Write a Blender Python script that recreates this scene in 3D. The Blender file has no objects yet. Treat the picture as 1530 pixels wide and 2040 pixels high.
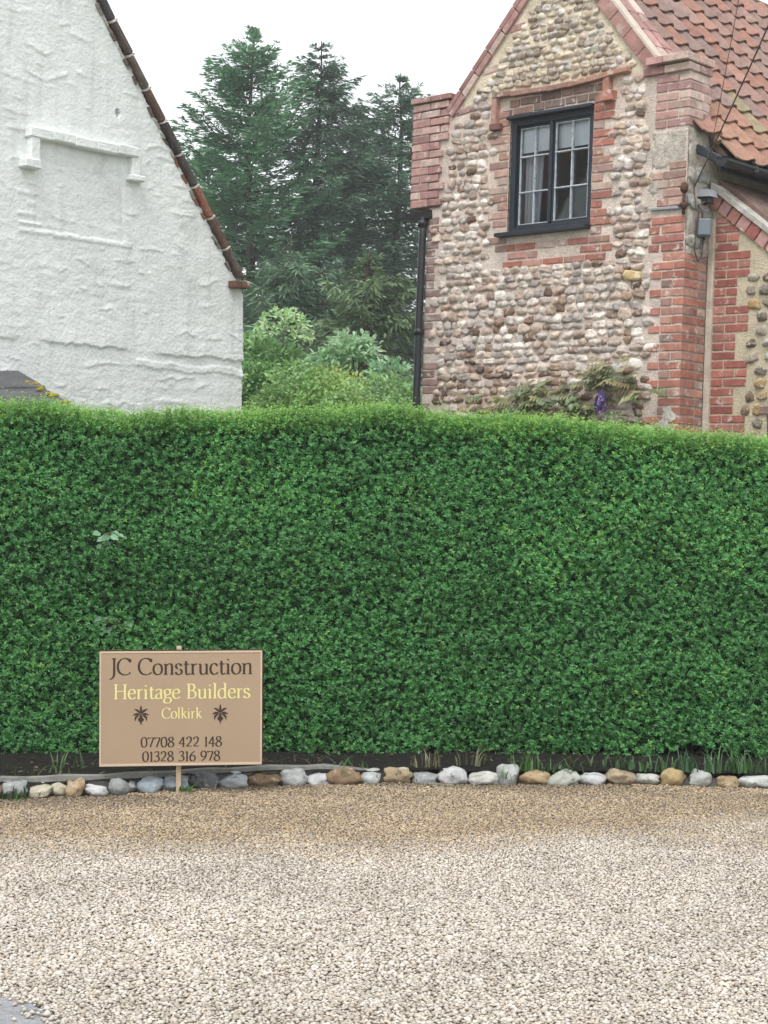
import bpy, bmesh, math, random
import numpy as np
from math import radians as rad, sin, cos, tan, pi, sqrt
from mathutils import Vector, Matrix, Euler
random.seed(11); rng = np.random.default_rng(11)
SC = bpy.context.scene
COL = SC.collection

# ------------------------------------------------------------------ camera, sky, sun, exposure
cam_data = bpy.data.cameras.new('camera'); cam = bpy.data.objects.new('camera', cam_data); COL.objects.link(cam)
cam_data.sensor_fit = 'VERTICAL'; cam_data.sensor_height = 36.0; cam_data.lens = 60.0
cam_data.clip_start = 0.05; cam_data.clip_end = 3000
EYE = Vector((0, 0, 1.5))
CAM_ROT = Matrix.Rotation(rad(90 - .337), 3, 'X') @ Matrix.Rotation(rad(.8), 3, 'Z')
cam.matrix_world = Matrix.Translation(EYE) @ CAM_ROT.to_4x4()
SC.camera = cam

world = bpy.data.worlds.new('World'); SC.world = world; world.use_nodes = True
wt = world.node_tree; bg = wt.nodes['Background']
sky = wt.nodes.new('ShaderNodeTexSky'); sky.sky_type = 'NISHITA'; sky.sun_disc = False
SUN_EL, SUN_AZ = rad(58), rad(200)          # azimuth clockwise from +Y (the view direction)
sky.sun_elevation = SUN_EL; sky.sun_rotation = SUN_AZ; sky.air_density = 1.0; sky.dust_density = 3.0
hsv = wt.nodes.new('ShaderNodeHueSaturation'); hsv.inputs['Saturation'].default_value = .12
cloud = wt.nodes.new('ShaderNodeMix'); cloud.data_type = 'RGBA'; cloud.inputs[0].default_value = .72
cloud.inputs[7].default_value = (9.2, 9.5, 9.8, 1)      # even overcast veil in front of the clear sky
wt.links.new(sky.outputs[0], hsv.inputs['Color']); wt.links.new(hsv.outputs[0], cloud.inputs[6])
wt.links.new(cloud.outputs[2], bg.inputs[0]); bg.inputs[1].default_value = .12
sun_d = bpy.data.lights.new('sun', 'SUN'); sun = bpy.data.objects.new('sun', sun_d); COL.objects.link(sun)
sun_d.energy = 1.3; sun_d.angle = rad(24); sun_d.color = (1, .97, .92)
sd = Vector((sin(SUN_AZ) * cos(SUN_EL), cos(SUN_AZ) * cos(SUN_EL), sin(SUN_EL)))
sun.rotation_euler = sd.to_track_quat('Z', 'Y').to_euler(); sun.location = (0, 0, 30)
vs = SC.view_settings; vs.view_transform = 'Standard'; vs.look = 'None'; vs.exposure = .50; vs.gamma = 1; vs.use_curve_mapping = False

# ------------------------------------------------------------------ helpers
F = 3400.0
def ray(px, py):
    return CAM_ROT @ Vector(((px - 765) / F, -(py - 1020) / F, -1))
def at_depth(px, py, Y):
    d = ray(px, py); return EYE + d * (Y / d.y)
def on_ground(px, py, z=0.0):
    d = ray(px, py); return EYE + d * ((z - EYE.z) / d.z)

def tag(o, label=None, cat=None, group=None, kind=None):
    if label: o['label'] = label
    if cat: o['category'] = cat
    if group: o['group'] = group
    if kind: o['kind'] = kind
    return o
def empty(name, mw=None, loc=(0, 0, 0)):
    o = bpy.data.objects.new(name, None); COL.objects.link(o); o.empty_display_size = .1
    o.matrix_world = mw if mw is not None else Matrix.Translation(loc); return o
def link(name, me, mat=None, parent=None, loc=(0, 0, 0), rot=(0, 0, 0), scale=(1, 1, 1), color=None, mw=None):
    o = bpy.data.objects.new(name, me); COL.objects.link(o)
    if parent: o.parent = parent
    if mw is not None: o.matrix_basis = mw
    else: o.location = loc; o.rotation_euler = rot; o.scale = scale
    if color is not None: o.color = (*color[:3], 1)
    if mat and len(me.materials) == 0: me.materials.append(mat)
    return o
def mesh_np(name, V, Fa, cols=None, mat=None, smooth=False):
    V = np.asarray(V, np.float32); Fa = np.asarray(Fa, np.int32); k = Fa.shape[1]
    me = bpy.data.meshes.new(name); me.vertices.add(len(V)); me.vertices.foreach_set('co', V.ravel())
    me.loops.add(Fa.size); me.loops.foreach_set('vertex_index', Fa.ravel())
    me.polygons.add(len(Fa)); me.polygons.foreach_set('loop_start', np.arange(0, Fa.size, k, dtype=np.int32))
    me.polygons.foreach_set('use_smooth', np.full(len(Fa), smooth, bool))
    if cols is not None:
        a = me.attributes.new('Col', 'FLOAT_COLOR', 'POINT')
        c = np.ones((len(V), 4), np.float32); c[:, :3] = cols; a.data.foreach_set('color', c.ravel())
    me.update(calc_edges=True)
    if mat: me.materials.append(mat)
    return me
def mesh_bm(name, bm, mat=None, smooth=False):
    bmesh.ops.recalc_face_normals(bm, faces=bm.faces)
    me = bpy.data.meshes.new(name); bm.to_mesh(me); bm.free()
    for p in me.polygons: p.use_smooth = smooth
    if mat: me.materials.append(mat)
    return me
def add_box(bm, c, s, rot=None, bevel=0, jit=0):
    r = bmesh.ops.create_cube(bm, size=1)['verts']
    for v in r: v.co = Vector((v.co.x * s[0], v.co.y * s[1], v.co.z * s[2]))
    if bevel:
        es = list({e for v in r for e in v.link_edges})
        g = bmesh.ops.bevel(bm, geom=es, offset=bevel, segments=1, affect='EDGES', profile=.5)
        r = list({v for f in g['faces'] for v in f.verts})
    for v in r:
        if jit: v.co += Vector((random.uniform(-jit, jit), random.uniform(-jit, jit), random.uniform(-jit, jit)))
        if rot is not None: v.co = rot @ v.co
        v.co += Vector(c)
def box_mesh(name, c, s, mat, bevel=0, rot=None, jit=0):
    bm = bmesh.new(); add_box(bm, c, s, rot, bevel, jit); return mesh_bm(name, bm, mat)
def add_prism(bm, pts, y0, y1):
    """polygon in x,z extruded along y"""
    a = [bm.verts.new((p[0], y0, p[1])) for p in pts]; b = [bm.verts.new((p[0], y1, p[1])) for p in pts]
    bm.faces.new(a); bm.faces.new(b[::-1])
    for i in range(len(pts)):
        j = (i + 1) % len(pts); bm.faces.new((a[i], b[i], b[j], a[j]))
def add_tube(bm, pts, r, n=6, cap=True):
    pts = [Vector(p) for p in pts]; rs = r if hasattr(r, '__len__') else [r] * len(pts); rings = []
    for i, p in enumerate(pts):
        t = (pts[min(i + 1, len(pts) - 1)] - pts[max(i - 1, 0)]).normalized()
        u = t.orthogonal().normalized() if i == 0 else (pu - t * pu.dot(t)).normalized()
        pu = u; w = t.cross(u)
        rings.append([bm.verts.new(p + (u * cos(2 * pi * k / n) + w * sin(2 * pi * k / n)) * rs[i]) for k in range(n)])
    for a, b in zip(rings, rings[1:]):
        for k in range(n): bm.faces.new((a[k], a[(k + 1) % n], b[(k + 1) % n], b[k]))
    if cap: bm.faces.new(rings[0][::-1]); bm.faces.new(rings[-1])
def tube_mesh(name, pts, r, mat, n=6):
    bm = bmesh.new(); add_tube(bm, pts, r, n); return mesh_bm(name, bm, mat, True)

# numpy value noise ---------------------------------------------------
def _h(ix, iy, iz, s):
    n = (ix * 374761393 + iy * 668265263 + iz * 2147483647 + s * 974711) & 0xffffffff
    n = ((n ^ (n >> 13)) * 1274126177) & 0xffffffff
    return ((n ^ (n >> 16)) & 0xffff) / 65535.0
def noise(x, y, z=0.0, s=0):
    x, y, z = np.broadcast_arrays(np.asarray(x, float), np.asarray(y, float), np.asarray(z, float))
    ix, iy, iz = (np.floor(a).astype(np.int64) for a in (x, y, z)); fx, fy, fz = x - ix, y - iy, z - iz
    fx, fy, fz = (f * f * (3 - 2 * f) for f in (fx, fy, fz)); o = 0
    for a in (0, 1):
        for b in (0, 1):
            for c in (0, 1):
                o = o + _h(ix + a, iy + b, iz + c, s) * (fx if a else 1 - fx) * (fy if b else 1 - fy) * (fz if c else 1 - fz)
    return o
def fbm(x, y, z=0.0, s=0, o=3):
    r = 0; a = .5
    for k in range(o): r = r + a * noise(x * 2 ** k, y * 2 ** k, np.asarray(z) * 2 ** k, s + k * 17); a /= 2
    return r / (1 - .5 ** o)
def worley(x, y, s=0):
    ix, iy = np.floor(x).astype(np.int64), np.floor(y).astype(np.int64); f1 = np.full(x.shape, 9.); f2 = f1.copy(); idv = np.zeros(x.shape)
    for a in (-1, 0, 1):
        for b in (-1, 0, 1):
            cx, cy = ix + a, iy + b
            d = np.hypot(cx + .15 + .7 * _h(cx, cy, 0, s) - x, cy + .15 + .7 * _h(cx, cy, 1, s) - y)
            n = d < f1; f2 = np.where(n, f1, np.minimum(f2, d)); idv = np.where(n, _h(cx, cy, 2, s), idv); f1 = np.minimum(f1, d)
    return f1, f2, idv
def nrm(a): return a / np.maximum(np.linalg.norm(a, axis=-1, keepdims=True), 1e-9)

# leaves ---------------------------------------------------------------
def leaf_quads(P, D, N, L, W, fold=.25):
    """six-point folded leaves: returns verts (n*6), quads (n*2)"""
    D = nrm(D); S = nrm(np.cross(D, N)); U = np.cross(S, D); L = L[:, None]; W = W[:, None]; n = len(P)
    up = U * W * fold
    V = np.stack([P, P + D * L * .3 + S * W * .46 + up, P + D * L * .68 + S * W * .4 + up, P + D * L,
                  P + D * L * .68 - S * W * .4 + up, P + D * L * .3 - S * W * .46 + up], 1).reshape(-1, 3)
    b = np.arange(n)[:, None] * 6
    return V, np.concatenate([b + [0, 1, 2, 3], b + [0, 3, 4, 5]], 0)
def leaf_tris(P, D, N, L, W, fold=.2):
    D = nrm(D); S = nrm(np.cross(D, N)); U = np.cross(S, D); L = L[:, None]; W = W[:, None]; n = len(P)
    V = np.stack([P, P + D * L * .45 + S * W * .5 + U * W * fold, P + D * L, P + D * L * .45 - S * W * .5 + U * W * fold], 1).reshape(-1, 3)
    b = np.arange(n)[:, None] * 4
    return V, np.concatenate([b + [0, 1, 2], b + [0, 2, 3]], 0)

# ------------------------------------------------------------------ materials
def mat(name, col=(.5, .5, .5), streak=None, src='rgb', var=.25, vscale=6, rough=.9, spec=.25, bump=.25, bscale=60, splotch=None, transl=0, metal=0, fine=None):
    m = bpy.data.materials.new(name); m.use_nodes = True; t = m.node_tree; b = t.nodes['Principled BSDF']; N = t.nodes.new; Lk = t.links.new
    geo = N('ShaderNodeNewGeometry')
    if src == 'obj': s = N('ShaderNodeObjectInfo').outputs['Color']
    elif src == 'attr': a = N('ShaderNodeAttribute'); a.attribute_name = 'Col'; s = a.outputs['Color']
    else: r = N('ShaderNodeRGB'); r.outputs[0].default_value = (*col, 1); s = r.outputs[0]
    def tex(scale, detail=4, r=.6):
        n = N('ShaderNodeTexNoise'); n.inputs['Scale'].default_value = scale; n.inputs['Detail'].default_value = detail; n.inputs['Roughness'].default_value = r
        Lk(geo.outputs['Position'], n.inputs['Vector']); return n.outputs[0]
    def mulvar(s, sc, amt):
        mr = N('ShaderNodeMapRange'); mr.inputs[1].default_value = .3; mr.inputs[2].default_value = .7; mr.inputs[3].default_value = 1 - amt; mr.inputs[4].default_value = 1 + amt
        Lk(tex(sc), mr.inputs[0])
        mx = N('ShaderNodeVectorMath'); mx.operation = 'SCALE'; Lk(s, mx.inputs[0]); Lk(mr.outputs[0], mx.inputs['Scale']); return mx.outputs[0]
    if var: s = mulvar(s, vscale, var)
    if fine: s = mulvar(s, fine[0], fine[1])
    for sp in (splotch or []):
        c, thr, sc, amt = sp
        mr = N('ShaderNodeMapRange'); mr.inputs[1].default_value = thr; mr.inputs[2].default_value = thr + .08; mr.inputs[4].default_value = amt; Lk(tex(sc, 6, .65), mr.inputs[0])
        mx = N('ShaderNodeMix'); mx.data_type = 'RGBA'; Lk(mr.outputs[0], mx.inputs[0]); Lk(s, mx.inputs[6]); mx.inputs[7].default_value = (*c, 1); s = mx.outputs[2]
    if streak:
        mp = N('ShaderNodeVectorMath'); mp.operation = 'MULTIPLY'; mp.inputs[1].default_value = (7, 7, .7); Lk(geo.outputs['Position'], mp.inputs[0])
        n = N('ShaderNodeTexNoise'); n.inputs['Scale'].default_value = 1.3; n.inputs['Detail'].default_value = 5; Lk(mp.outputs[0], n.inputs['Vector'])
        mr = N('ShaderNodeMapRange'); mr.inputs[1].default_value = .54; mr.inputs[2].default_value = .72; mr.inputs[4].default_value = streak[1]; Lk(n.outputs[0], mr.inputs[0])
        mx = N('ShaderNodeMix'); mx.data_type = 'RGBA'; Lk(mr.outputs[0], mx.inputs[0]); Lk(s, mx.inputs[6]); mx.inputs[7].default_value = (*streak[0], 1); s = mx.outputs[2]
    Lk(s, b.inputs['Base Color']); b.inputs['Roughness'].default_value = rough; b.inputs['Specular IOR Level'].default_value = spec; b.inputs['Metallic'].default_value = metal
    if bump:
        bp = N('ShaderNodeBump'); bp.inputs['Strength'].default_value = bump; bp.inputs['Distance'].default_value = .02; Lk(tex(bscale, 5), bp.inputs['Height']); Lk(bp.outputs[0], b.inputs['Normal'])
    if transl:
        tr = N('ShaderNodeBsdfTranslucent'); Lk(s, tr.inputs[0]); ms = N('ShaderNodeMixShader'); ms.inputs[0].default_value = transl
        Lk(b.outputs[0], ms.inputs[1]); Lk(tr.outputs[0], ms.inputs[2]); Lk(ms.outputs[0], t.nodes['Material Output'].inputs[0])
    return m
M = {}
M['brick'] = mat('brick', src='obj', var=.22, vscale=14, bump=.5, bscale=90, splotch=[((.68, .60, .54), .575, 11, .8), ((.14, .10, .09), .64, 17, .4)])
M['flint'] = mat('flint', src='obj', var=.35, vscale=22, rough=.7, bump=.5, bscale=55, splotch=[((.72, .67, .62), .55, 17, .6), ((.13, .10, .085), .60, 24, .5)])
M['flint_many'] = mat('flint_many', src='attr', var=.35, vscale=22, rough=.7, bump=.5, bscale=55, splotch=[((.72, .67, .62), .55, 17, .6), ((.13, .10, .085), .60, 24, .5)])
M['mortar'] = mat('mortar', src='attr', var=.18, vscale=5, bump=.9, bscale=70, fine=(60, .2))
M['render_patch'] = mat('render_patch', (.50, .445, .39), var=.35, vscale=9, bump=.8, bscale=45, fine=(40, .2))
M['coping'] = mat('coping', src='obj', var=.25, vscale=9, bump=.5, bscale=60, splotch=[((.58, .47, .42), .56, 6, .6)])
M['tile'] = mat('tile', src='obj', var=.18, vscale=11, rough=.85, bump=.5, bscale=60, fine=(70, .18), splotch=[((.27, .21, .165), .62, 9, .35), ((.12, .09, .085), .64, 15, .5)])
M['limewash'] = mat('limewash', (.81, .835, .82), streak=((.52, .54, .525), .38), var=.06, vscale=1.6, bump=.6, bscale=34, rough=.95, fine=(11, .05), splotch=[((.55, .575, .56), .60, 2.6, .5), ((.48, .49, .475), .66, 8, .55), ((.34, .33, .31), .71, 21, .5)])
M['black_paint'] = mat('black_paint', (.016, .023, .034), var=.3, vscale=12, rough=.45, spec=.5, bump=.25, bscale=70, splotch=[((.25, .27, .29), .68, 30, .7)])
M['bar_paint'] = mat('bar_paint', (.46, .49, .53), var=.25, vscale=25, rough=.6, bump=.2, bscale=80, splotch=[((.03, .035, .045), .6, 40, .9)])
M['plastic_black'] = mat('plastic_black', (.018, .019, .022), var=.2, rough=.4, spec=.5, bump=.05)
M['lead'] = mat('lead', (.34, .36, .39), var=.2, vscale=12, rough=.6, bump=.3, bscale=40)
M['rust'] = mat('rust', (.10, .05, .04), var=.4, vscale=40, rough=.9)
M['grey_plastic'] = mat('grey_plastic', (.20, .225, .25), var=.08, rough=.5, bump=.05)
M['cable'] = mat('cable', (.10, .08, .075), var=.2, rough=.7, bump=0)
M['edge_tile'] = mat('edge_tile', src='obj', var=.3, vscale=14, bump=.5, bscale=70, splotch=[((.30, .27, .23), .62, 16, .6)])
M['felt'] = mat('felt', (.105, .105, .11), var=.25, vscale=9, bump=.4, bscale=120, fine=(150, .25))
M['lichen'] = mat('lichen', (.42, .33, .05), var=.45, vscale=30, bump=.8, bscale=90)
M['board'] = mat('board', (.40, .295, .20), splotch=[((.33, .24, .16), .62, 7, .35), ((.30, .22, .15), .70, 60, .5)], var=.035, vscale=3, rough=.55, bump=.02)
M['board_edge'] = mat('board_edge', (.60, .46, .34), var=.05, rough=.6, bump=.05)
M['board_back'] = mat('board_back', (.05, .03, .022), var=.2, rough=.8, bump=.1)
M['ink_brown'] = mat('ink_brown', (.055, .032, .022), var=0, rough=.5, bump=0)
M['ink_yellow'] = mat('ink_yellow', (.78, .70, .30), var=0, rough=.5, bump=0)
M['post'] = mat('post', (.56, .43, .31), var=.15, vscale=20, bump=.3, bscale=60)
M['leaf'] = mat('leaf', src='attr', var=.12, vscale=3, rough=.38, spec=.5, bump=0, transl=.30)
M['needle'] = mat('needle', src='attr', var=.2, vscale=1.3, rough=.65, spec=.2, bump=0, transl=.15)
M['bark'] = mat('bark', (.075, .055, .045), var=.35, vscale=8, bump=.8, bscale=30)
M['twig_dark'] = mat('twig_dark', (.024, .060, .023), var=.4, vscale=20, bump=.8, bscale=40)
M['twig'] = mat('twig', (.16, .13, .09), var=.3, vscale=20, bump=.3)
M['petal'] = mat('petal', src='attr', var=.2, vscale=20, rough=.6, bump=0, transl=.2)
M['concrete'] = mat('concrete', (.25, .245, .225), var=.25, vscale=9, bump=.5, bscale=70, splotch=[((.07, .075, .05), .6, 6, .6)])
M['soil'] = mat('soil', (.016, .014, .012), var=.4, vscale=14, bump=1, bscale=60, splotch=[((.09, .07, .045), .62, 30, .6)])  # near-black base colour takes in the shade under the hedge
M['grass'] = mat('grass_ground', (.06, .10, .03), var=.3, vscale=2, bump=.8, bscale=30)
M['room'] = mat('room', (.30, .36, .45), var=.05, bump=0)
M['blind'] = mat('blind', (.86, .88, .90), var=.03, vscale=4, bump=.03)  # pale colour painted for the reflection in the upper panes
M['curtain'] = mat('curtain', (.60, .62, .66), var=.1, vscale=10, bump=.1)
M['timber_red'] = mat('timber_red', (.12, .035, .03), var=.25, vscale=14, bump=.3, bscale=50)
M['tarmac'] = mat('tarmac', (.33, .335, .345), var=.2, vscale=9, bump=.6, bscale=150, fine=(90, .2))
def glass():
    m = bpy.data.materials.new('window_glass'); m.use_nodes = True; t = m.node_tree; t.nodes.remove(t.nodes['Principled BSDF'])
    g = t.nodes.new('ShaderNodeBsdfGlossy'); g.inputs['Roughness'].default_value = .03; g.inputs[0].default_value = (.9, .95, 1, 1)
    tr = t.nodes.new('ShaderNodeBsdfTransparent'); tr.inputs[0].default_value = (.95, .97, .98, 1)
    fr = t.nodes.new('ShaderNodeFresnel'); fr.inputs[0].default_value = 1.45
    mx = t.nodes.new('ShaderNodeMixShader'); t.links.new(fr.outputs[0], mx.inputs[0]); t.links.new(tr.outputs[0], mx.inputs[1]); t.links.new(g.outputs[0], mx.inputs[2])
    t.links.new(mx.outputs[0], t.nodes['Material Output'].inputs[0]); return m
M['glass'] = glass()
def gravel_mat(name, src):
    m = mat(name, (.44, .375, .30), src=src, var=.10, vscale=2.2, rough=.85, bump=.4 if src == 'rgb' else .15, bscale=90); return m
M['gravel_bed'] = gravel_mat('gravel_bed', 'rgb'); M['pebble'] = gravel_mat('pebble', 'attr')

# ------------------------------------------------------------------ ground
def haze(density):
    m = bpy.data.materials.new('haze'); m.use_nodes = True; t = m.node_tree; t.nodes.remove(t.nodes['Principled BSDF'])
    v = t.nodes.new('ShaderNodeVolumePrincipled'); v.inputs['Color'].default_value = (.93, .96, .97, 1); v.inputs['Density'].default_value = density; v.inputs['Anisotropy'].default_value = .2
    t.links.new(v.outputs[0], t.nodes['Material Output'].inputs['Volume'])
    bm = bmesh.new(); add_box(bm, (0, 140, 6.6), (604, 404, 16.2)); tag(link('haze', mesh_bm('haze', bm, m)), 'thin pale added haze lightening the far conifers', 'haze', kind='stuff')
haze(.0018)  # added volume: lightens the far trees for glare and overcast haze
def sheet(name, x0, x1, y0, y1, z, m, nx=1, ny=1):
    xs = np.linspace(x0, x1, nx + 1); ys = np.linspace(y0, y1, ny + 1); X, Y = np.meshgrid(xs, ys)
    V = np.stack([X.ravel(), Y.ravel(), np.full(X.size, z)], 1); i = np.arange(nx * ny); r = i // nx * (nx + 1) + i % nx
    return tag(link(name, mesh_np(name, V, np.stack([r, r + 1, r + nx + 2, r + nx + 1], 1), mat=m)), kind='structure')
sheet('ground', -300, 300, -60, 340, -.03, M['grass'])
sheet('gravel_drive', -9, 9, -4, 9.6, -.012, M['gravel_bed'])

def pebbles():
    # jittered grid of small rounded stones over the part of the drive in view
    s = .0124; ys = np.arange(4.35, 9.2, s * .93); P = []
    for y in ys:
        hw = .245 * y + .6; xs = np.arange(-hw, hw, s); P.append(np.stack([xs, np.full(len(xs), y)], 1))
    P = np.concatenate(P); P += rng.uniform(-.55, .55, P.shape) * s
    front = edge_y(P[:, 0]); keep0 = P[:, 1] < front + .02; P = P[keep0]
    # leave the tarmac patch clear
    keep = ~((P[:, 0] < tar_x(P[:, 1]) - .01 - .16 * rng.random(len(P)) ** 4)); P = P[keep]; n = len(P)
    ico = np.array([(0, 0, 1)] + [(cos(k * pi / 3), sin(k * pi / 3), .25 * (-1) ** k) for k in range(6)] + [(0, 0, -1.)])
    fc = np.array([(0, 1 + k, 1 + (k + 1) % 6) for k in range(6)] + [(7, 1 + (k + 1) % 6, 1 + k) for k in range(6)])
    a = rng.uniform(0, 2 * pi, n); sz = s * rng.lognormal(-.46, .22, n); ex = rng.uniform(.8, 1.5, n); th = rng.uniform(.40, .70, n)
    L = ico[None] * rng.uniform(.82, 1.18, (n, 8, 1)); L = L * np.stack([sz * ex, sz / ex ** .5, sz * th], 1)[:, None, :]
    tilt = rng.normal(0, .2, n); c, q = np.cos(tilt)[:, None], np.sin(tilt)[:, None]
    L = np.stack([L[..., 0] * c - L[..., 2] * q, L[..., 1], L[..., 0] * q + L[..., 2] * c], -1)
    c, q = np.cos(a)[:, None], np.sin(a)[:, None]
    L = np.stack([L[..., 0] * c - L[..., 1] * q, L[..., 0] * q + L[..., 1] * c, L[..., 2]], -1)
    z = -.006 + .006 * rng.random(n) + .017 * (P[:, 0] < tar_x(P[:, 1])) + .012 * (fbm(P[:, 0] * 3, P[:, 1] * 3, 0, 5) - .5) + .02 * np.clip((P[:, 1] - 8.3) * .5, 0, .5)
    L += np.stack([P[:, 0], P[:, 1], z], 1)[:, None, :]
    # colours: pale flint shingle; towards the bed damp, dirtier, golden stones
    damp = np.clip((P[:, 1] - (7.22 + .22 * np.clip(P[:, 0], -1, 2) + .8 * (fbm(P[:, 0] * 1.1, P[:, 1] * 1.6, 0, 9) - .5))) / .62, 0, 1)
    pal = np.array([(.74, .67, .58), (.68, .60, .50), (.62, .54, .45), (.78, .72, .65), (.52, .45, .37), (.69, .63, .56)])
    wet = np.array([(.57, .43, .27), (.47, .345, .21), (.62, .49, .33), (.26, .19, .13), (.52, .38, .22), (.39, .30, .22)])
    damp = np.clip(damp * .85 + .55 * (damp > .02) * (damp < .98) * (rng.random(n) - .5), 0, 1); k = rng.integers(0, 6, n); C = pal[k] * (1 - damp[:, None]) + wet[k] * damp[:, None]
    C *= .83 * rng.uniform(.78, 1.15, (n, 1)) * (.9 + .2 * fbm(P[:, 0] * 1.5, P[:, 1] * 2.2, 0, 31)[:, None])
    dk = np.clip((P[:, 1] - front[keep0][keep] + .42) / .4, 0, 1) * (fbm(P[:, 0] * 1.7, P[:, 1] * 3, 0, 77) > .47); C *= 1 - .42 * dk[:, None]; C = np.clip(C, 0, .85)
    far = P[:, 1] > 6.5; fo = np.array([(0, 1, 2), (0, 2, 4), (0, 4, 5), (0, 5, 1), (7, 2, 1), (7, 4, 2), (7, 5, 4), (7, 1, 5)])     # fewer facets on the small far ones
    bi = 8 * np.arange(n)[:, None, None]; Ft = np.concatenate([(fc[None] + bi[~far]).reshape(-1, 3), (fo[None] + bi[far]).reshape(-1, 3)])
    me = mesh_np('gravel', L.reshape(-1, 3), Ft, np.repeat(C, 8, 0), M['pebble'], True)
    tag(link('gravel', me), 'pale loose gravel of the drive, darker and golden along the cobble edging', 'gravel', kind='stuff')

# line of the cobble edging: front foot of the stones
EDGE_PX = [(-250, 1618), (0, 1592), (80, 1590), (200, 1586), (353, 1577), (460, 1571), (560, 1566), (800, 1564), (1000, 1565), (1250, 1566), (1530, 1574), (1800, 1582)]
EDGE = np.array([on_ground(*p)[:2] for p in EDGE_PX])
def edge_y(x): return np.interp(x, EDGE[:, 0], EDGE[:, 1])
def tar_x(y):
    pts = np.array([on_ground(*p)[:2] for p in [(-60, 1982), (0, 1985), (70, 1998), (118, 2020), (140, 2050), (165, 2120)]])
    o = np.argsort(pts[:, 1]); return np.where(y > pts[:, 1].max(), -99, np.interp(y, pts[o, 1], pts[o, 0]))
pebbles()

# tarmac patch at the drive's near left corner
ys = np.linspace(3.4, float(on_ground(-60, 1982).y), 24); V = []; Fq = []
for i, y in enumerate(ys):
    x1 = float(tar_x(np.array(y))) + .012 * sin(i * 2.3); V += [(-6, y, .006), (x1 - .03, y, .006), (x1, y, -.012)]
for i in range(len(ys) - 1):
    for j in (0, 1): a = i * 3 + j; Fq.append((a, a + 1, a + 4, a + 3))
tag(link('pavement', mesh_np('pavement', V, Fq, mat=M['tarmac'])), kind='structure')

# soil bed behind the stones
def bed():
    xs = np.linspace(-4, 4, 161); V = []; Fq = []; nr = 16
    for x in xs:
        e = float(edge_y(x))
        for j in range(nr):
            y = e + .05 + (10.9 - e) * (j / (nr - 1)) ** 1.4
            V.append((x, y, .055 + .03 * float(fbm(x * 7, y * 7, 0, 3)) + .02 * min(1, j / 5)))
    for i in range(len(xs) - 1):
        for j in range(nr - 1): a = i * nr + j; Fq.append((a, a + nr, a + nr + 1, a + 1))
    tag(link('soil_bed_ground', mesh_np('soil_bed', V, Fq, mat=M['soil'], smooth=True)), kind='structure')
bed()

# ------------------------------------------------------------------ shared pieces: bricks and flints
_bricks = {}
def brick(parent, c, s, color, rot=(0, 0, 0), name='brick', m='brick', label=None):
    k = (round(s[0], 2), round(s[1], 2), round(s[2], 3), random.randrange(3), m)
    if k not in _bricks: _bricks[k] = box_mesh('brick', (0, 0, 0), (k[0], k[1], k[2]), M[m], .005, jit=.0022)
    v = random.uniform(.8, 1.15)
    o = link(name, _bricks[k], None, parent, c, rot, (s[0] / k[0], s[1] / k[1], s[2] / k[2]), [min(.8, x * v) for x in color])
    if label: o['label'] = label
    return o
PINK = [(0.489, 0.289, 0.263), (0.454, 0.271, 0.251), (0.547, 0.37, 0.326), (0.408, 0.234, 0.22), (0.605, 0.455, 0.401)]
RED = [(0.463, 0.197, 0.149), (0.427, 0.181, 0.138), (0.523, 0.244, 0.185), (0.392, 0.169, 0.142), (0.511, 0.28, 0.226)]
DEEP = [(0.392, 0.14, 0.112), (0.426, 0.162, 0.129), (0.347, 0.123, 0.106), (0.414, 0.19, 0.157)]
OLD = [(0.437, 0.258, 0.207), (0.403, 0.246, 0.207), (0.47, 0.302, 0.246), (0.347, 0.224, 0.196), (0.538, 0.403, 0.336)]
def blob(seed, sub=2, lump=.22, flat=.5):
    bm = bmesh.new(); bmesh.ops.create_icosphere(bm, subdivisions=sub, radius=.5)
    V = np.array([v.co for v in bm.verts]); r = 1 + lump * (fbm(V[:, 0] * 3 + seed * 7, V[:, 1] * 3, V[:, 2] * 3, seed) * 2 - 1) + lump * .8 * (noise(V[:, 0] * 6 + seed, V[:, 1] * 6, V[:, 2] * 6, seed + 5) * 2 - 1)
    rs = random.Random(seed); cut = []
    for q in range(5):   # knapped facets
        d = np.array([rs.gauss(0, 1), -abs(rs.gauss(0, .8)), rs.gauss(0, 1)]); d /= np.linalg.norm(d); lim = rs.uniform(.33, .46); dp = (V * r[:, None]) @ d; r = np.where(dp > lim, r * lim / np.maximum(dp, 1e-6), r)
    # squarish section so neighbours fill their course
    q = np.max(np.abs(V), 1) / .5; r = r * (1 / np.maximum(q, .6)) ** .35
    for v, k in zip(bm.verts, r): v.co *= float(k)
    return bm
FLINTS = [mesh_bm('flint', blob(k, 3, .36), M['flint'], True) for k in range(16)]
FV = [np.array([v.co for v in m.vertices]) for m in FLINTS]; FF = np.array([p.vertices for p in FLINTS[0].polygons])
GREY = [(0.65, 0.567, 0.51), (0.742, 0.654, 0.582), (0.534, 0.458, 0.416), (0.615, 0.491, 0.406), (0.418, 0.36, 0.333), (0.78, 0.709, 0.645), (0.545, 0.425, 0.364), (0.418, 0.305, 0.25)]
WARM = [(0.391, 0.275, 0.201), (0.287, 0.187, 0.138), (0.529, 0.407, 0.318), (0.196, 0.127, 0.095), (0.621, 0.528, 0.456), (0.437, 0.341, 0.286)]
CREAM = [(0.605, 0.506, 0.392), (0.538, 0.451, 0.368), (0.672, 0.594, 0.484), (0.426, 0.363, 0.311), (0.336, 0.264, 0.208), (0.627, 0.572, 0.53)]
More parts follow.
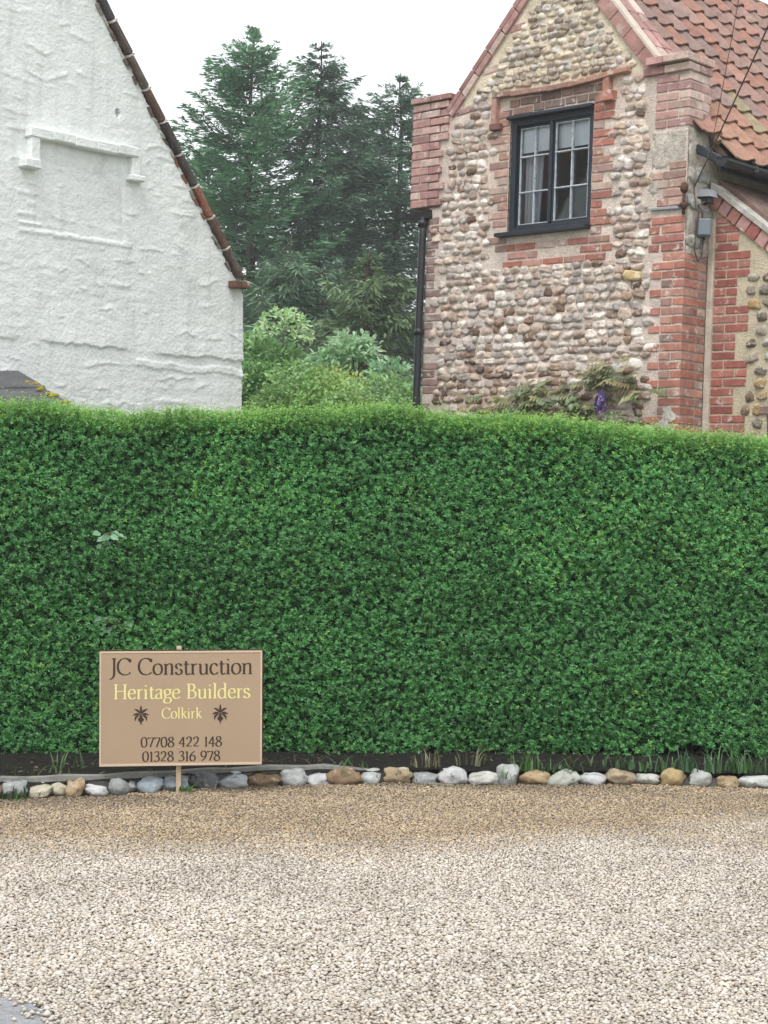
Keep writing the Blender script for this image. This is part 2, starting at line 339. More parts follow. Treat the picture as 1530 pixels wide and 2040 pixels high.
def place_flints(parent, rows, keep=300):
    """rows: list of (x,z,w,h,y,color,rot); the largest become objects, the rest one joined part"""
    rows.sort(key=lambda r: -r[2] * r[3]); big, small = rows[:keep], rows[keep:]
    for x, z, w, h, y, c, r in big:
        k = random.randrange(16)
        link('flint_stone', FLINTS[k], None, parent, (x, y, z), (random.uniform(-.25, .25), r, random.uniform(-.2, .2)), (w * 1.16, random.uniform(.06, .085), h * 1.2), c)
    if small:
        Vs, Fs, Cs = [], [], []
        for i, (x, z, w, h, y, c, r) in enumerate(small):
            v = FV[i % 16] * (w * 1.16, .07, h * 1.2); q = cos(r), sin(r)
            v = np.stack([v[:, 0] * q[0] + v[:, 2] * q[1], v[:, 1], -v[:, 0] * q[1] + v[:, 2] * q[0]], 1) + (x, y, z)
            Vs.append(v); Fs.append(FF + i * len(v)); Cs.append(np.tile(c, (len(v), 1)))
        tag(link('small_flints', mesh_np('small_flints', np.concatenate(Vs), np.concatenate(Fs), np.concatenate(Cs), M['flint_many'], True), None, parent), kind='stuff')

# ------------------------------------------------------------------ the flint cottage
HOUSE = Matrix.Translation((2.3654, 14.0, 0)) @ Matrix.Rotation(rad(1.1), 4, 'Y') @ Matrix.Rotation(rad(-43.3), 4, 'Z')
house = empty('flint_cottage', HOUSE)
tag(house, 'flint and brick cottage with a steep gable and red pantiled roof behind the hedge', 'house')
def rz_right(x): return 5.203 + 1.2 * (-.321 - x)       # top edge of the right rake
def rz_left(x): return 5.192 + 1.1 * (x + 2.509)
APX = -1.36
WIN = (-1.885, -.975, 3.885, 4.925)
def gable_in(x, z, inset=0.0):
    return (x > -2.85 + inset) & (x < -.0) & (z < rz_right(x) - inset * 1.3) & (z < rz_left(x) - inset * 1.3)

def gable_wall():
    st = .02; xs = np.arange(-2.85, .001, st); xs[-1] = -.002; zs = np.arange(1.6, 6.5, st); X, Z = np.meshgrid(xs, zs)
    Yd = .008 * (fbm(X * 6, Z * 9, 0, 2) - .5) + .006 * (noise(X * 22, Z * 22, 0, 4) - .5) + .0005
    up = np.clip((Z - 5.0) / .15, 0, 1)[..., None]
    n = fbm(X * 2.5, Z * 3, 0, 8)[..., None]
    C = (1 - up) * (np.array((.74, .61, .53)) * n + np.array((.66, .575, .51)) * (1 - n)) + up * np.array((.76, .665, .51))
    V = np.stack([X.ravel(), Yd.ravel(), Z.ravel()], 1); nx = len(xs); Fq = []
    cx = (X[:-1, :-1] + X[1:, 1:]) / 2; cz = (Z[:-1, :-1] + Z[1:, 1:]) / 2
    ok = gable_in(cx, cz, .02) & ~((cx > WIN[0]) & (cx < WIN[1]) & (cz > WIN[2]) & (cz < WIN[3]))
    ok |= (cx > -2.86) & (cz < 4.9) & ~((cx > WIN[0]) & (cx < WIN[1]) & (cz > WIN[2]) & (cz < WIN[3]))
    i, j = np.nonzero(ok); a = i * nx + j
    me = mesh_np('gable_wall', V, np.stack([a, a + 1, a + nx + 1, a + nx], 1), C.reshape(-1, 3), M['mortar'], True)
    w = link('gable_wall', me, None, house)
    # plain masonry below the hedge line and the thick sides of the body
    V, Fq = [], []
    def quad(p, c=(.40, .35, .30)):
        b = len(V); V.extend(p); Fq.append((b, b + 1, b + 2, b + 3)); CC.extend([c] * 4)
    CC = []
    quad([(-2.85, .002, -.2), (0, .002, -.2), (0, .002, 1.6), (-2.85, .002, 1.6)])
    quad([(-2.85, .002, -.2), (-2.85, .002, 4.9), (-2.85, 6.5, 4.9), (-2.85, 6.5, -.2)])
    quad([(-.002, .002, -.2), (-.002, 6.5, -.2), (-.002, 6.5, 4.7), (-.002, .002, 4.7)])
    x0, x1, z0, z1 = WIN
    quad([(x0, .01, z0), (x0, .3, z0), (x0, .3, z1), (x0, .01, z1)]); quad([(x1, .01, z0), (x1, .01, z1), (x1, .3, z1), (x1, .3, z0)])
    quad([(x0, .01, z1), (x0, .3, z1), (x1, .3, z1), (x1, .01, z1)]); quad([(x0, .01, z0), (x1, .01, z0), (x1, .3, z0), (x0, .3, z0)])
    quad([(-2.85, 6.5, -.2), (-2.85, 6.5, 4.9), (0, 6.5, 4.9), (0, 6.5, -.2)])
    link('masonry_sides', mesh_np('masonry_sides', V, Fq, CC, M['mortar']), None, house)
    return w
gwall = gable_wall()

def house_bricks():
    H, J = .0605, .075
    def C(p): return random.choice(p)
    # right kneeler (block at the foot of the rake): corner bricks show on both faces
    z = 4.62; i = 0
    while z < 5.0:
        off = .012 * max(0, (z - 4.9) / .1)
        if i % 2 == 0:
            brick(gwall, (-.105, .045, z + J / 2), (.215, .105, H), C(PINK)); brick(gwall, (-.275, .04, z + J / 2), (.105, .1, H), C(PINK)); brick(gwall, (-.055, .205, z + J / 2), (.105, .20, H), C(PINK))
        else:
            brick(gwall, (-.05, .102, z + J / 2), (.105, .215, H), C(PINK)); brick(gwall, (-.22, .04, z + J / 2), (.215, .1, H), C(PINK)); brick(gwall, (-.055, .275, z + J / 2), (.105, .11, H), C(PINK))
        z += J; i += 1
    for x, w in ((-.11, .25), (-.345, .2)): brick(gwall, (x, .035, z + J / 2), (w, .15, H), C(PINK))     # oversailing course
    brick(gwall, (-.085, .21, z + J / 2), (.20, .21, H), C(PINK)); z += J
    for x, w in ((-.10, .24), (-.31, .165)): brick(gwall, (x, .005, z + J / 2), (w, .18, H), C(PINK))
    brick(gwall, (-.075, .215, z + J / 2), (.20, .22, H), C(PINK))
    # right pier, lower, weathered red with the return face
    z = 2.02; i = 0
    while z < 3.56:
        if i % 2 == 0:
            brick(gwall, (-.105, .047, z + J / 2), (.215, .105, H), C(RED)); brick(gwall, (-.05, .16, z + J / 2), (.105, .105, H), C(RED)); brick(gwall, (-.05, .275, z + J / 2), (.105, .11, H), C(OLD))
            if random.random() < .55: brick(gwall, (-.275, .04, z + J / 2), (.105, .1, H), C(RED))
        else:
            brick(gwall, (-.05, .102, z + J / 2), (.105, .215, H), C(RED)); brick(gwall, (-.05, .275, z + J / 2), (.105, .11, H), C(RED))
            w = random.choice((.105, .105, .2)); brick(gwall, (-.11 - w / 2, .04, z + J / 2), (w, .1, H), C(RED + OLD))
        z += J; i += 1
    # upper part of the pier: front bricks only, the return is patched with mortar
    i = 0
    while z < 4.30:
        if abs(z - 3.93) > .04:
            w = (.215, .16)[i % 2] if z > 3.95 else (.215, .315)[i % 2]
            brick(gwall, (-.012 - w / 2, .038, z + J / 2), (w, .1, H), C(RED if z < 3.97 else OLD))
            if z > 3.97 and i % 3: brick(gwall, (-.012 - w - .06, .039, z + J / 2), (.105, .1, H), C(OLD))
            if z < 3.95: brick(gwall, (-.245 - .06 + (.105 if i % 2 else 0), .04 , z + J / 2), (.10, .1, H), C(RED)) if not i % 2 else None
        z += J; i += 1
    # window jambs
    z = 3.80; i = 0
    while z < 5.0:
        wl = (.215, .11, .16)[i % 3]; wr = (.11, .215, .215)[i % 3]
        if z < 4.95:
            brick(gwall, (WIN[0] - .012 - wl / 2, .04, z + J / 2), (wl, .1, H), C(OLD)); brick(gwall, (WIN[1] + .012 + wr / 2, .038, z + J / 2), (wr, .1, H), C(RED + OLD))
        z += J; i += 1
    # courses under the sill
    for k in range(3):
        x = -2.02 + .05 * k + .1 * (k % 2)
        while x < -.80:
            w = random.choice((.215, .215, .11))
            if random.random() < .88: brick(gwall, (x + w / 2, .041, 3.76 - k * J), (w, .1, H * random.uniform(.85, 1)), C(RED + OLD))
            x += w + .012
    # brickwork between window head and label mould
    for k in range(2):
        x = -1.98 + .08 * k
        while x < -.92:
            w = random.choice((.2, .215, .11)); sag = .02 * sin((x + 1.9) * 2.2)
            brick(gwall, (x + w / 2, .040, 4.972 + k * J + sag), (w, .1, H), C([(.25, .17, .15), (.30, .19, .16), (.22, .16, .145)]))
            x += w + .014
    # left kneeler
    z = 4.215; i = 0
    while z < 5.13:
        right = -2.70 + (.10 if z > 4.75 else 0) + (.1 if z > 5 else 0)
        xs = [(-3.055 + .1075, .215)] if i % 2 == 0 else [(-3.055 + .0525, .105), (-3.055 + .2275, .215)]
        x = xs[-1][0] + xs[-1][1] / 2 + .01
        while x < right - .06: w = min(.215, right - x + random.uniform(-.03, .06)); xs.append((x + w / 2, w)); x += w + .011
        for x, w in xs: brick(gwall, (x, .10 if x - w / 2 < -2.80 else .03, z + J / 2), (w, .26 if x - w / 2 < -2.80 else .1, H), C(PINK))
        z += J; i += 1
    for x, w in ((-2.95, .24), (-2.70, .24)): brick(gwall, (x, .10, z + .03), (w, .3, .05), C(PINK))
    # bits of old brick in the left corner
    z = 2.02
    while z < 4.2:
        w = random.choice((.1, .14, .2)); brick(gwall, (-2.846 + w / 2, .043, z + J / 2), (w, .1, H), C([(.30, .20, .18), (.34, .25, .23), (.27, .17, .15)])); z += J * random.choice((1, 1, 2))
    # rake courses on the left: brick on edge under the coping, with toothed ends below
    ang = math.atan(1.1); s = 0
    while s < 1.75:
        x = -2.55 + s * cos(ang); zz = rz_left(x); nx, nz = -sin(ang), cos(ang)
        brick(gwall, (x - nx * .045, .03, zz - nz * .045), (.215, .12, .06), C(PINK), (0, -ang, 0))
        brick(gwall, (x + nx * .018, -.005 + .12, zz + nz * .018), (.218, .28, .05), C([(.40, .22, .20), (.36, .20, .18)]), (0, -ang, 0), 'coping_brick', 'coping')
        if int(s / .225) % 2 == 0: brick(gwall, (x - nx * .125 + .01, .042, zz - nz * .125), (.17, .1, .06), C(PINK), (0, -.1, 0))
        s += .225
    # rake on the right: pink rendered tumbling with a pale arris, and coping bricks on top
    ang = math.atan(1.2); s = 0
    nx, nz = sin(ang), cos(ang)
    while s < 1.75:
        x = -.36 - s * cos(ang); zz = rz_right(x)
        brick(gwall, (x - nx * .062, .025, zz - nz * .062), (.222, .12, .115), C([(.36, .20, .175), (.38, .22, .19), (.33, .18, .16)]), (0, ang, 0), 'tumbled_brick', 'coping')
        brick(gwall, (x + nx * .0, .145, zz + nz * .0), (.216, .11, .06), C(PINK), (0, ang, 0), 'coping_brick', 'coping'); brick(gwall, (x + nx * .012, .262, zz + nz * .012), (.216, .11, .06), C(PINK), (0, ang, 0), 'coping_brick', 'coping')
        s += .226
house_bricks()
# pale mortar fillet on the right rake, parapet cores, flashing, mortar patches
ang = math.atan(1.2)
def rake_poly(lo, hi, x0, x1): return [(x0, rz_right(x0) + lo), (x1, rz_right(x1) + lo), (x1, rz_right(x1) + hi), (x0, rz_right(x0) + hi)]
bm = bmesh.new(); add_prism(bm, rake_poly(-.004, .03, -.33, APX), -.034, .088); link('mortar_fillet', mesh_bm('mortar_fillet', bm, mat('fillet', (.62, .54, .46), var=.12, vscale=8, bump=.5)), None, house)
bm = bmesh.new(); add_prism(bm, rake_poly(-.32, -.03, -.30, APX), .03, .32); add_box(bm, (-.168, .150, 4.84), (.322, .288, .50))
add_prism(bm, [(-2.62, rz_left(-2.62) - .3), (-2.62, rz_left(-2.62) - .02), (APX, rz_left(APX) - .02), (APX, rz_left(APX) - .3)], .03, .28); add_box(bm, (-2.95, .10, 4.665), (.196, .236, .87))
link('parapet_core', mesh_bm('parapet_core', bm, mat('pale_mortar', (.60, .51, .45), var=.15, vscale=9, bump=.6)), None, house)
def patch(name, x0, x1, z0, z1, y=-.004, m='render_patch', seed=1, axis='x'):
    st = .02; xs = np.arange(x0, x1 + st / 2, st); zs = np.arange(z0, z1 + st / 2, st); X, Z = np.meshgrid(xs, zs)
    e = np.minimum(np.minimum(X - x0, x1 - X), np.minimum(Z - z0, z1 - Z)) + .05 * (fbm(X * 12, Z * 12, 0, seed) - .5)
    Y = y + .03 * (e < .012) + .016 * (fbm(X * 14, Z * 14, 0, seed + 3) - .5)
    V = np.stack([X.ravel(), Y.ravel(), Z.ravel()] if axis == 'x' else [-Y.ravel(), X.ravel(), Z.ravel()], 1); nx = len(xs); i = np.arange((len(zs) - 1) * (nx - 1)); a = i // (nx - 1) * nx + i % (nx - 1)
    return link(name, mesh_np(name, V, np.stack([a, a + 1, a + nx + 1, a + nx], 1), mat=M[m], smooth=True), None, house)
patch('mortar_patch', -.37, -.012, 4.28, 4.62, -.006, seed=2); patch('mortar_patch', -.37, -.26, 4.08, 4.30, -.006, seed=6)
patch('mortar_patch', .004, .34, 3.55, 4.62, -.004, seed=4, axis='y')
link('lead_flashing', box_mesh('lead_flashing', (-.175, -.006, 3.955), (.335, .05, .022), M['lead'], .004, Matrix.Rotation(rad(1.5), 3, 'Y')), None, house)
for k in range(9):      # rubble set in the patched return
    link('rubble_stone', FLINTS[k], None, house, (.004, .07 + .11 * (k % 3) + random.uniform(-.02, .02), 3.68 + .27 * (k // 3) + random.uniform(-.06, .06)), (random.uniform(0, 3), 0, 0), (.06, .11, .15), random.choice([(.33, .33, .31), (.38, .36, .33)]))

def remnant(x0, x1, z0, z1, seed):      # old limewash left on the pier, a thin ragged skin
    st = .011; xs = np.arange(x0, x1, st); zs = np.arange(z0, z1, st); X, Z = np.meshgrid(xs, zs); cx, cz = X[:-1, :-1] + st / 2, Z[:-1, :-1] + st / 2
    ed = np.minimum(np.minimum(cx - x0, x1 - cx) / (x1 - x0), np.minimum(cz - z0, z1 - cz) / (z1 - z0)) * 2
    i, j = np.nonzero(fbm(cx * 17, cz * 17, 0, seed) + .35 * ed > .70); nx = len(xs); a = i * nx + j; Y = -.0095 - .003 * noise(X * 30, Z * 30, 0, seed)
    link('limewash_remnant', mesh_np('limewash_remnant', np.stack([X.ravel(), Y.ravel(), Z.ravel()], 1), np.stack([a, a + 1, a + nx + 1, a + nx], 1), mat=mat('old_limewash', (.62, .57, .53), var=.2, vscale=18, bump=.6, splotch=[((.40, .24, .19), .56, 26, .8)])), None, house)
remnant(-.20, -.004, 2.05, 2.44, 91)
# label mould over the window
bmold = [(.38, .20, .155), (.42, .25, .20), (.34, .20, .165)]
x = -2.06
hood = empty('label_mould'); hood.parent = house; hood.matrix_basis = Matrix()
while x < -.80:
    w = .21; u = (x + 2.06) / 1.26; zc = 5.135 + .05 * (1 - min(1, abs(u - .0) / .25)) * 0 + .02 * u - .028 * sin(u * pi)
    brick(hood, (x + w / 2, -.006, zc), (w + .004, .13, .045), random.choice(bmold) if u < .6 else (.42, .235, .175), (0, -.02 + .09 * cos(u * pi) * .6, 0), 'moulded_brick')
    x += w
brick(hood, (-2.045, -.01, 5.0), (.055, .10, .24), bmold[1], name='moulded_brick'); brick(hood, (-2.03, -.012, 4.855), (.12, .10, .06), (.22, .11, .09), name='moulded_brick')
brick(hood, (-.815, -.01, 5.075), (.065, .10, .13), (.41, .20, .145), name='moulded_brick'); brick(hood, (-.80, -.016, 4.965), (.135, .12, .085), (.40, .18, .13), name='moulded_brick')

# flints of the gable
rows = []
def free(x, z, w):
    l, r = x - w / 2, x + w / 2
    if r > -.33 + (.1 if (z // .15) % 2 < 1 and z < 3.6 else 0) and z < 3.95: return False
    if z >= 3.95 and r > -.34: return False
    if l < -2.80 + .06 * ((z // .1) % 3): return False
    if z > 4.2 and l < -2.69 + (.1 if z > 4.75 else 0) + (.1 if z > 5 else 0): return False
    if 3.57 < z < 3.83 and -2.06 < r and l < -.80: return False
    if 3.8 <= z < 5.0 and r > WIN[0] - .2 + .06 * ((z // .075) % 2) and l < WIN[1] + .2 - .05 * ((z // .075) % 2): return False
    if 4.80 < z < 5.19 and r > -2.10 and l < -.74: return False
    for q in (l, r):
        if z > rz_right(q) - .21 or z > rz_left(q) - .20: return False
    return True
z = 2.0
while z < 6.3:
    top = z > 5.19; h = random.uniform(.058, .072) if top else random.uniform(.062, .084)
    x = -2.84 + random.uniform(0, .08)
    big = 2.55 < z < 2.75
    while x < -.2:
        w = random.uniform(.07, .115) if top else random.uniform(.075, .145) * (1.1 if big else 1)
        if free(x + w / 2, z, w):
            t = random.random(); pal = CREAM if top else (GREY if t < (.84 if z > 2.72 else .5) else WARM)
            if 5.0 > z > 4.2 and x < -2 and t > .5: pal = WARM + GREY
            c = random.choice(pal); v = random.uniform(.75, 1.15); hh = h * random.uniform(.8, 1.12)
            rows.append((x + w / 2, z + random.uniform(-.006, .006), w * .96, hh * .95, random.uniform(.000, .018), [q * v for q in c], random.uniform(-.18, .18)))
        x += w * .98 + random.uniform(.0, .012)
    z += h * .97
rows.append((-.50, 3.42, .17, .085, -.01, (.58, .44, .22), .1))
rows.append((-.62, 2.62, .14, .12, -.01, (.44, .43, .43), .1))
place_flints(gwall, rows, 285)

# window -------------------------------------------------------------
win = empty('window'); win.parent = house; win.matrix_basis = Matrix()
def wpart(name, c, s, m, bevel=.004, label=None):
    o = link(name, box_mesh(name, (0, 0, 0), s, M[m], bevel, jit=.001), None, win, c)
    if label: o['label'] = label
    return o
x0, x1, z0, z1 = WIN; yf = .06
wpart('frame_post', (x0 + .027, yf, (z0 + z1) / 2), (.054, .09, z1 - z0), 'black_paint'); wpart('frame_post', (x1 - .019, yf, (z0 + z1) / 2), (.038, .09, z1 - z0), 'black_paint')
wpart('frame_head', ((x0 + x1) / 2, yf, z1 - .038), (x1 - x0 - .004, .085, .076), 'black_paint'); wpart('drip_board', ((x0 + x1) / 2 - .005, .005, z1 - .008), (x1 - x0 + .03, .11, .028), 'black_paint')
wpart('frame_foot', ((x0 + x1) / 2, yf, z0 + .03), (x1 - x0 - .004, .085, .06), 'black_paint')
wpart('sill', ((x0 + x1) / 2 - .035, -.005, z0 - .012), (x1 - x0 + .10, .17, .035), 'black_paint')
xm = x0 + .445
wpart('mullion', (xm, yf, (z0 + z1) / 2), (.036, .088, z1 - z0 - .15), 'black_paint')
def casement(a, b, zlo, zhi, yc, stile):
    # a,b outer x; narrow sash with 2x3 panes
    for xx in (a + stile / 2, b - stile / 2): wpart('sash_stile', (xx, yc, (zlo + zhi) / 2), (stile, .042, zhi - zlo), 'black_paint')
    for zz in (zlo + stile / 2, zhi - stile / 2): wpart('sash_rail', ((a + b) / 2, yc - .001, zz), (b - a - .002, .04, stile), 'black_paint')
    xi0, xi1, zi0, zi1 = a + stile, b - stile, zlo + stile, zhi - stile; xc = (xi0 + xi1) / 2
    wpart('glazing_bar', (xc, yc - .004, (zi0 + zi1) / 2), (.013, .036, zi1 - zi0), 'bar_paint', .003)
    hs = [zi0 + (zi1 - zi0) * k for k in (.335, .70)]
    for zz in hs: wpart('glazing_bar', ((xi0 + xi1) / 2, yc - .008, zz), (xi1 - xi0, .036, .013), 'bar_paint', .003)
    for xx in (xi0 + .006, xi1 - .006): wpart('putty_line', (xx, yc - .010, (zi0 + zi1) / 2), (.0075, .022, zi1 - zi0 - .01), 'bar_paint', .002)
    for zz in (zi0 + .006, zi1 - .006): wpart('putty_line', ((xi0 + xi1) / 2, yc - .0115, zz), (xi1 - xi0, .02, .0075), 'bar_paint', .002)
    zb = [zi0] + hs + [zi1]
    for k in range(3):
        for p, q in ((xi0, xc), (xc, xi1)):
            o = wpart('pane', ((p + q) / 2, yc + .004, (zb[k] + zb[k + 1]) / 2), (q - p, .004, zb[k + 1] - zb[k]), 'glass', 0)
            o.rotation_euler = (random.uniform(-.012, .012), 0, random.uniform(-.012, .012))
casement(x0 + .053, xm - .016, z0 + .058, z1 - .075, .075, .02)
casement(xm + .016, x1 - .037, z0 + .058, z1 - .075, .055, .022)
# what shows in and through the panes
wpart('pane_reflection', (-1.43, .098, 4.76), (.84, .006, .30), 'blind', 0); wpart('reflection_bar', (-1.43, .100, 4.605), (.84, .014, .02), 'black_paint')  # pale panel and dark bar stand in for a reflection in the upper panes
bm = bmesh.new()
for k in range(9): add_tube(bm, [(-1.79 + k * .022, .14 + .012 * (k % 2), 4.62), (-1.79 + k * .018, .14 + .012 * (k % 2), 3.92)], .014, 6)
link('curtain', mesh_bm('curtain', bm, M['curtain'], True), None, win)
bm = bmesh.new(); bx = [(-2.4, .31, 3.3), (-.7, .31, 3.3), (-.7, 3.4, 3.3), (-2.4, 3.4, 3.3)]; tx = [(a, b, 5.02) for a, b, c in bx]
va = [bm.verts.new(p) for p in bx]; vb = [bm.verts.new(p) for p in tx]
bm.faces.new(va); bm.faces.new(vb[::-1])
for i in (1, 2, 3): bm.faces.new((va[i], va[(i + 1) % 4], vb[(i + 1) % 4], vb[i]))
link('room_lining', mesh_bm('room_lining', bm, M['room']), None, win)
# dressing mirror on the inner sill
mir = empty('dressing_mirror', HOUSE @ Matrix.Translation((-1.10, .30, 3.93)))
tag(mir, 'small round mirror in a pale ring standing inside the lower right window panes', 'mirror')
bm = bmesh.new(); add_tube(bm, [(.085 * cos(a), 0, .13 + .085 * sin(a)) for a in np.linspace(0, 2 * pi, 25)], .007, 6, False); link('ring_frame', mesh_bm('ring_frame', bm, M['curtain'], True), None, mir)
bm = bmesh.new(); bmesh.ops.create_circle(bm, cap_ends=True, segments=24, radius=.08, matrix=Matrix.Translation((0, .004, .13)) @ Matrix.Rotation(pi / 2, 4, 'X')); link('mirror_glass', mesh_bm('mirror_glass', bm, mat('mirror_glass', (.5, .55, .6), var=0, rough=.1, metal=1, bump=0)), None, mir)
link('stand', tube_mesh('stand', [(0, 0, .045), (0, 0, .005), (.05, 0, 0), (-.05, 0, 0)], .006, M['curtain']), None, mir)

# main roof ------------------------------------------------------------
RA = math.atan(1.2); RAPX = -2.0
def roof_z(x): return 4.40 + (.2 - x) * 1.2
roof = empty('roof'); roof.parent = house; roof.matrix_basis = Matrix()
def pantile_mesh(k):
    r = random.Random(k); n = 10; W = .288; Lh = .345
    prof = []
    for i in range(n + 1):
        t = i / n
        prof.append((t * W, -.012 * sin(min(1, t / .66) * pi) + (.030 * sin((t - .62) / .38 * pi) if t > .62 else 0)))
    V, Fq = [], []
    for s_, lift in ((0, 0), (Lh, .036)):
        for y, h in prof: V.append((s_, y, h + lift + r.uniform(-.001, .001)))
        for y, h in prof: V.append((s_, y, h + lift - .014))
    m_ = n + 1
    for i in range(n):
        Fq += [(i, i + 1, 2 * m_ + i + 1, 2 * m_ + i), (m_ + i, 3 * m_ + i, 3 * m_ + i + 1, m_ + i + 1), (2 * m_ + i, 2 * m_ + i + 1, 3 * m_ + i + 1, 3 * m_ + i)]
    Fq += [(0, 2 * m_, 3 * m_, m_), (n, m_ + n, 3 * m_ + n, 2 * m_ + n)]
    return mesh_np('pantile', V, Fq, mat=M['tile'])
PT = [pantile_mesh(k) for k in range(3)]
TC = [(.37, .205, .155), (.35, .19, .145), (.31, .195, .165), (.28, .19, .165), (.27, .19, .17), (.38, .22, .16), (.31, .20, .17), (.34, .195, .155)]
GA, CW = .268, .252
TX = Matrix.Rotation(RA, 4, 'Y')
for j in range(-1, 17):
    for i in range(14):
        s_ = i * GA            # distance up the slope from the eave
        xx, zz = .235 - (s_ + .335) * cos(RA), roof_z(.235) + (s_ + .335) * sin(RA)
        yy = .30 + j * CW
        if xx < -1.9 or (j < 0 and xx > -.0): continue
        if xx < RAPX or (i < 3 and j > 9) or (i < 7 and j > 13) or (xx < APX - .06 and yy < 1.7): continue
        n_ = random.random(); lich = i in (2, 3) and j in (2, 3, 4)
        c = (.31, .255, .165) if lich and n_ < .4 else random.choice(TC[1:5] + TC[6:] if i > 2 else TC[:2] + TC[5:6] + [(.37, .21, .15)])
        if j < 2 and i > 3 and n_ < .6: c = random.choice(TC[2:5])
        tv = random.uniform(.85, 1.12)
        link('tile', random.choice(PT), None, roof, mw=Matrix.Translation((xx + .012, yy + random.uniform(-.004, .004), zz + .012)) @ TX @ Matrix.Rotation(random.uniform(-.012, .012), 4, 'Z'), color=[q * tv for q in c])
bm = bmesh.new()
def deck(ax, y0, y1):
    add_prism(bm, [(.19, roof_z(.19) - .03), (ax, roof_z(ax) - .03), (ax, roof_z(ax) - .10), (.19, roof_z(.19) - .10)], y0, y1)
    lx = -2.95; zl = min(roof_z(ax) - .03, rz_left(APX) - .2); add_prism(bm, [(lx, 4.55), (ax - .003, roof_z(ax) - .03), (ax - .003, roof_z(ax) - .1), (lx, 4.48)], y0 + .02, y1)
deck(APX, .30, 1.75); deck(RAPX, 1.752, 6.6)
link('roof_deck', mesh_bm('roof_deck', bm, mat('deck', (.12, .08, .06), bump=.3)), None, roof)
def mortar_verge():   # lumpy mortar tying the tiles to the parapet
    bm = bmesh.new(); pts = []
    for k in range(16):
        x = .12 - k * .1; pts.append((x + random.uniform(-.02, .02), .30 + random.uniform(-.01, .02), roof_z(x) + .03 + random.uniform(-.01, .01)))
    add_tube(bm, pts, [.03 + random.uniform(0, .012) for _ in pts], 6); link('verge_mortar', mesh_bm('verge_mortar', bm, mat('verge_mortar', (.36, .24, .19), var=.3, vscale=15, bump=.8)), None, roof)
mortar_verge()

def gutter(name, x, y0, y1, z, r=.06):
    bm = bmesh.new(); n = 10; V = []
    for y in (y0, y1):
        for rr in (r, r - .006):
            V.append([bm.verts.new((x + rr * cos(pi + pi * k / n), y, z + rr * sin(pi + pi * k / n))) for k in range(n + 1)])
    for k in range(n):
        bm.faces.new((V[0][k], V[0][k + 1], V[2][k + 1], V[2][k])); bm.faces.new((V[1][k], V[3][k], V[3][k + 1], V[1][k + 1])); bm.faces.new((V[0][k], V[1][k], V[1][k + 1], V[0][k + 1]))
    for k in (0, n): bm.faces.new((V[0][k], V[2][k], V[3][k], V[1][k]))
    c = [bm.verts.new((x + r * cos(pi + pi * k / n), y0 - .004, z + r * sin(pi + pi * k / n))) for k in range(n + 1)]; bm.faces.new(c)
    return link(name, mesh_bm(name, bm, M['plastic_black'], False), None, house)
g1 = gutter('gutter', .262, .10, 3.2, 4.335)
for y in (.55, 1.1, 1.9): link('gutter_joint', box_mesh('gutter_joint', (.262, y, 4.308), (.136, .05, .075), M['plastic_black'], .02), None, g1)
link('fascia', box_mesh('fascia', (.175, 1.7, 4.33), (.022, 3.0, .14), M['black_paint'], .003), None, house)
link('downpipe', tube_mesh('downpipe', [(.262, .98, 4.29), (.262, .98, 4.2), (.20, .98, 4.08), (.16, .98, 3.9)], .036, M['plastic_black'], 8), None, house)
link('eave_bracket', box_mesh('eave_bracket', (.10, .14, 4.40), (.26, .05, .07), M['black_paint'], .01, Matrix.Rotation(.5, 3, 'Y')), None, house)

# left eaves: gutter end, hopper and the black downpipe on the corner
bm = bmesh.new(); add_prism(bm, [(-3.22, 4.135), (-2.80, 4.19), (-2.79, 4.11), (-2.92, 4.085)], -.06, .14); link('gutter_end', mesh_bm('gutter_end', bm, M['plastic_black']), None, house)
dp = link('downpipe', tube_mesh('downpipe', [(-2.865, -.03, 4.12), (-2.868, -.045, 3.95), (-2.87, -.05, 3.3), (-2.872, -.05, 1.9), (-2.872, -.05, .1)], .036, M['plastic_black'], 10), None, house)
for zc in (4.06, 3.05, 1.95): link('pipe_collar', tube_mesh('pipe_collar', [(-2.87, -.047, zc - .03), (-2.87, -.047, zc + .03)], .046, M['plastic_black'], 10), None, dp)

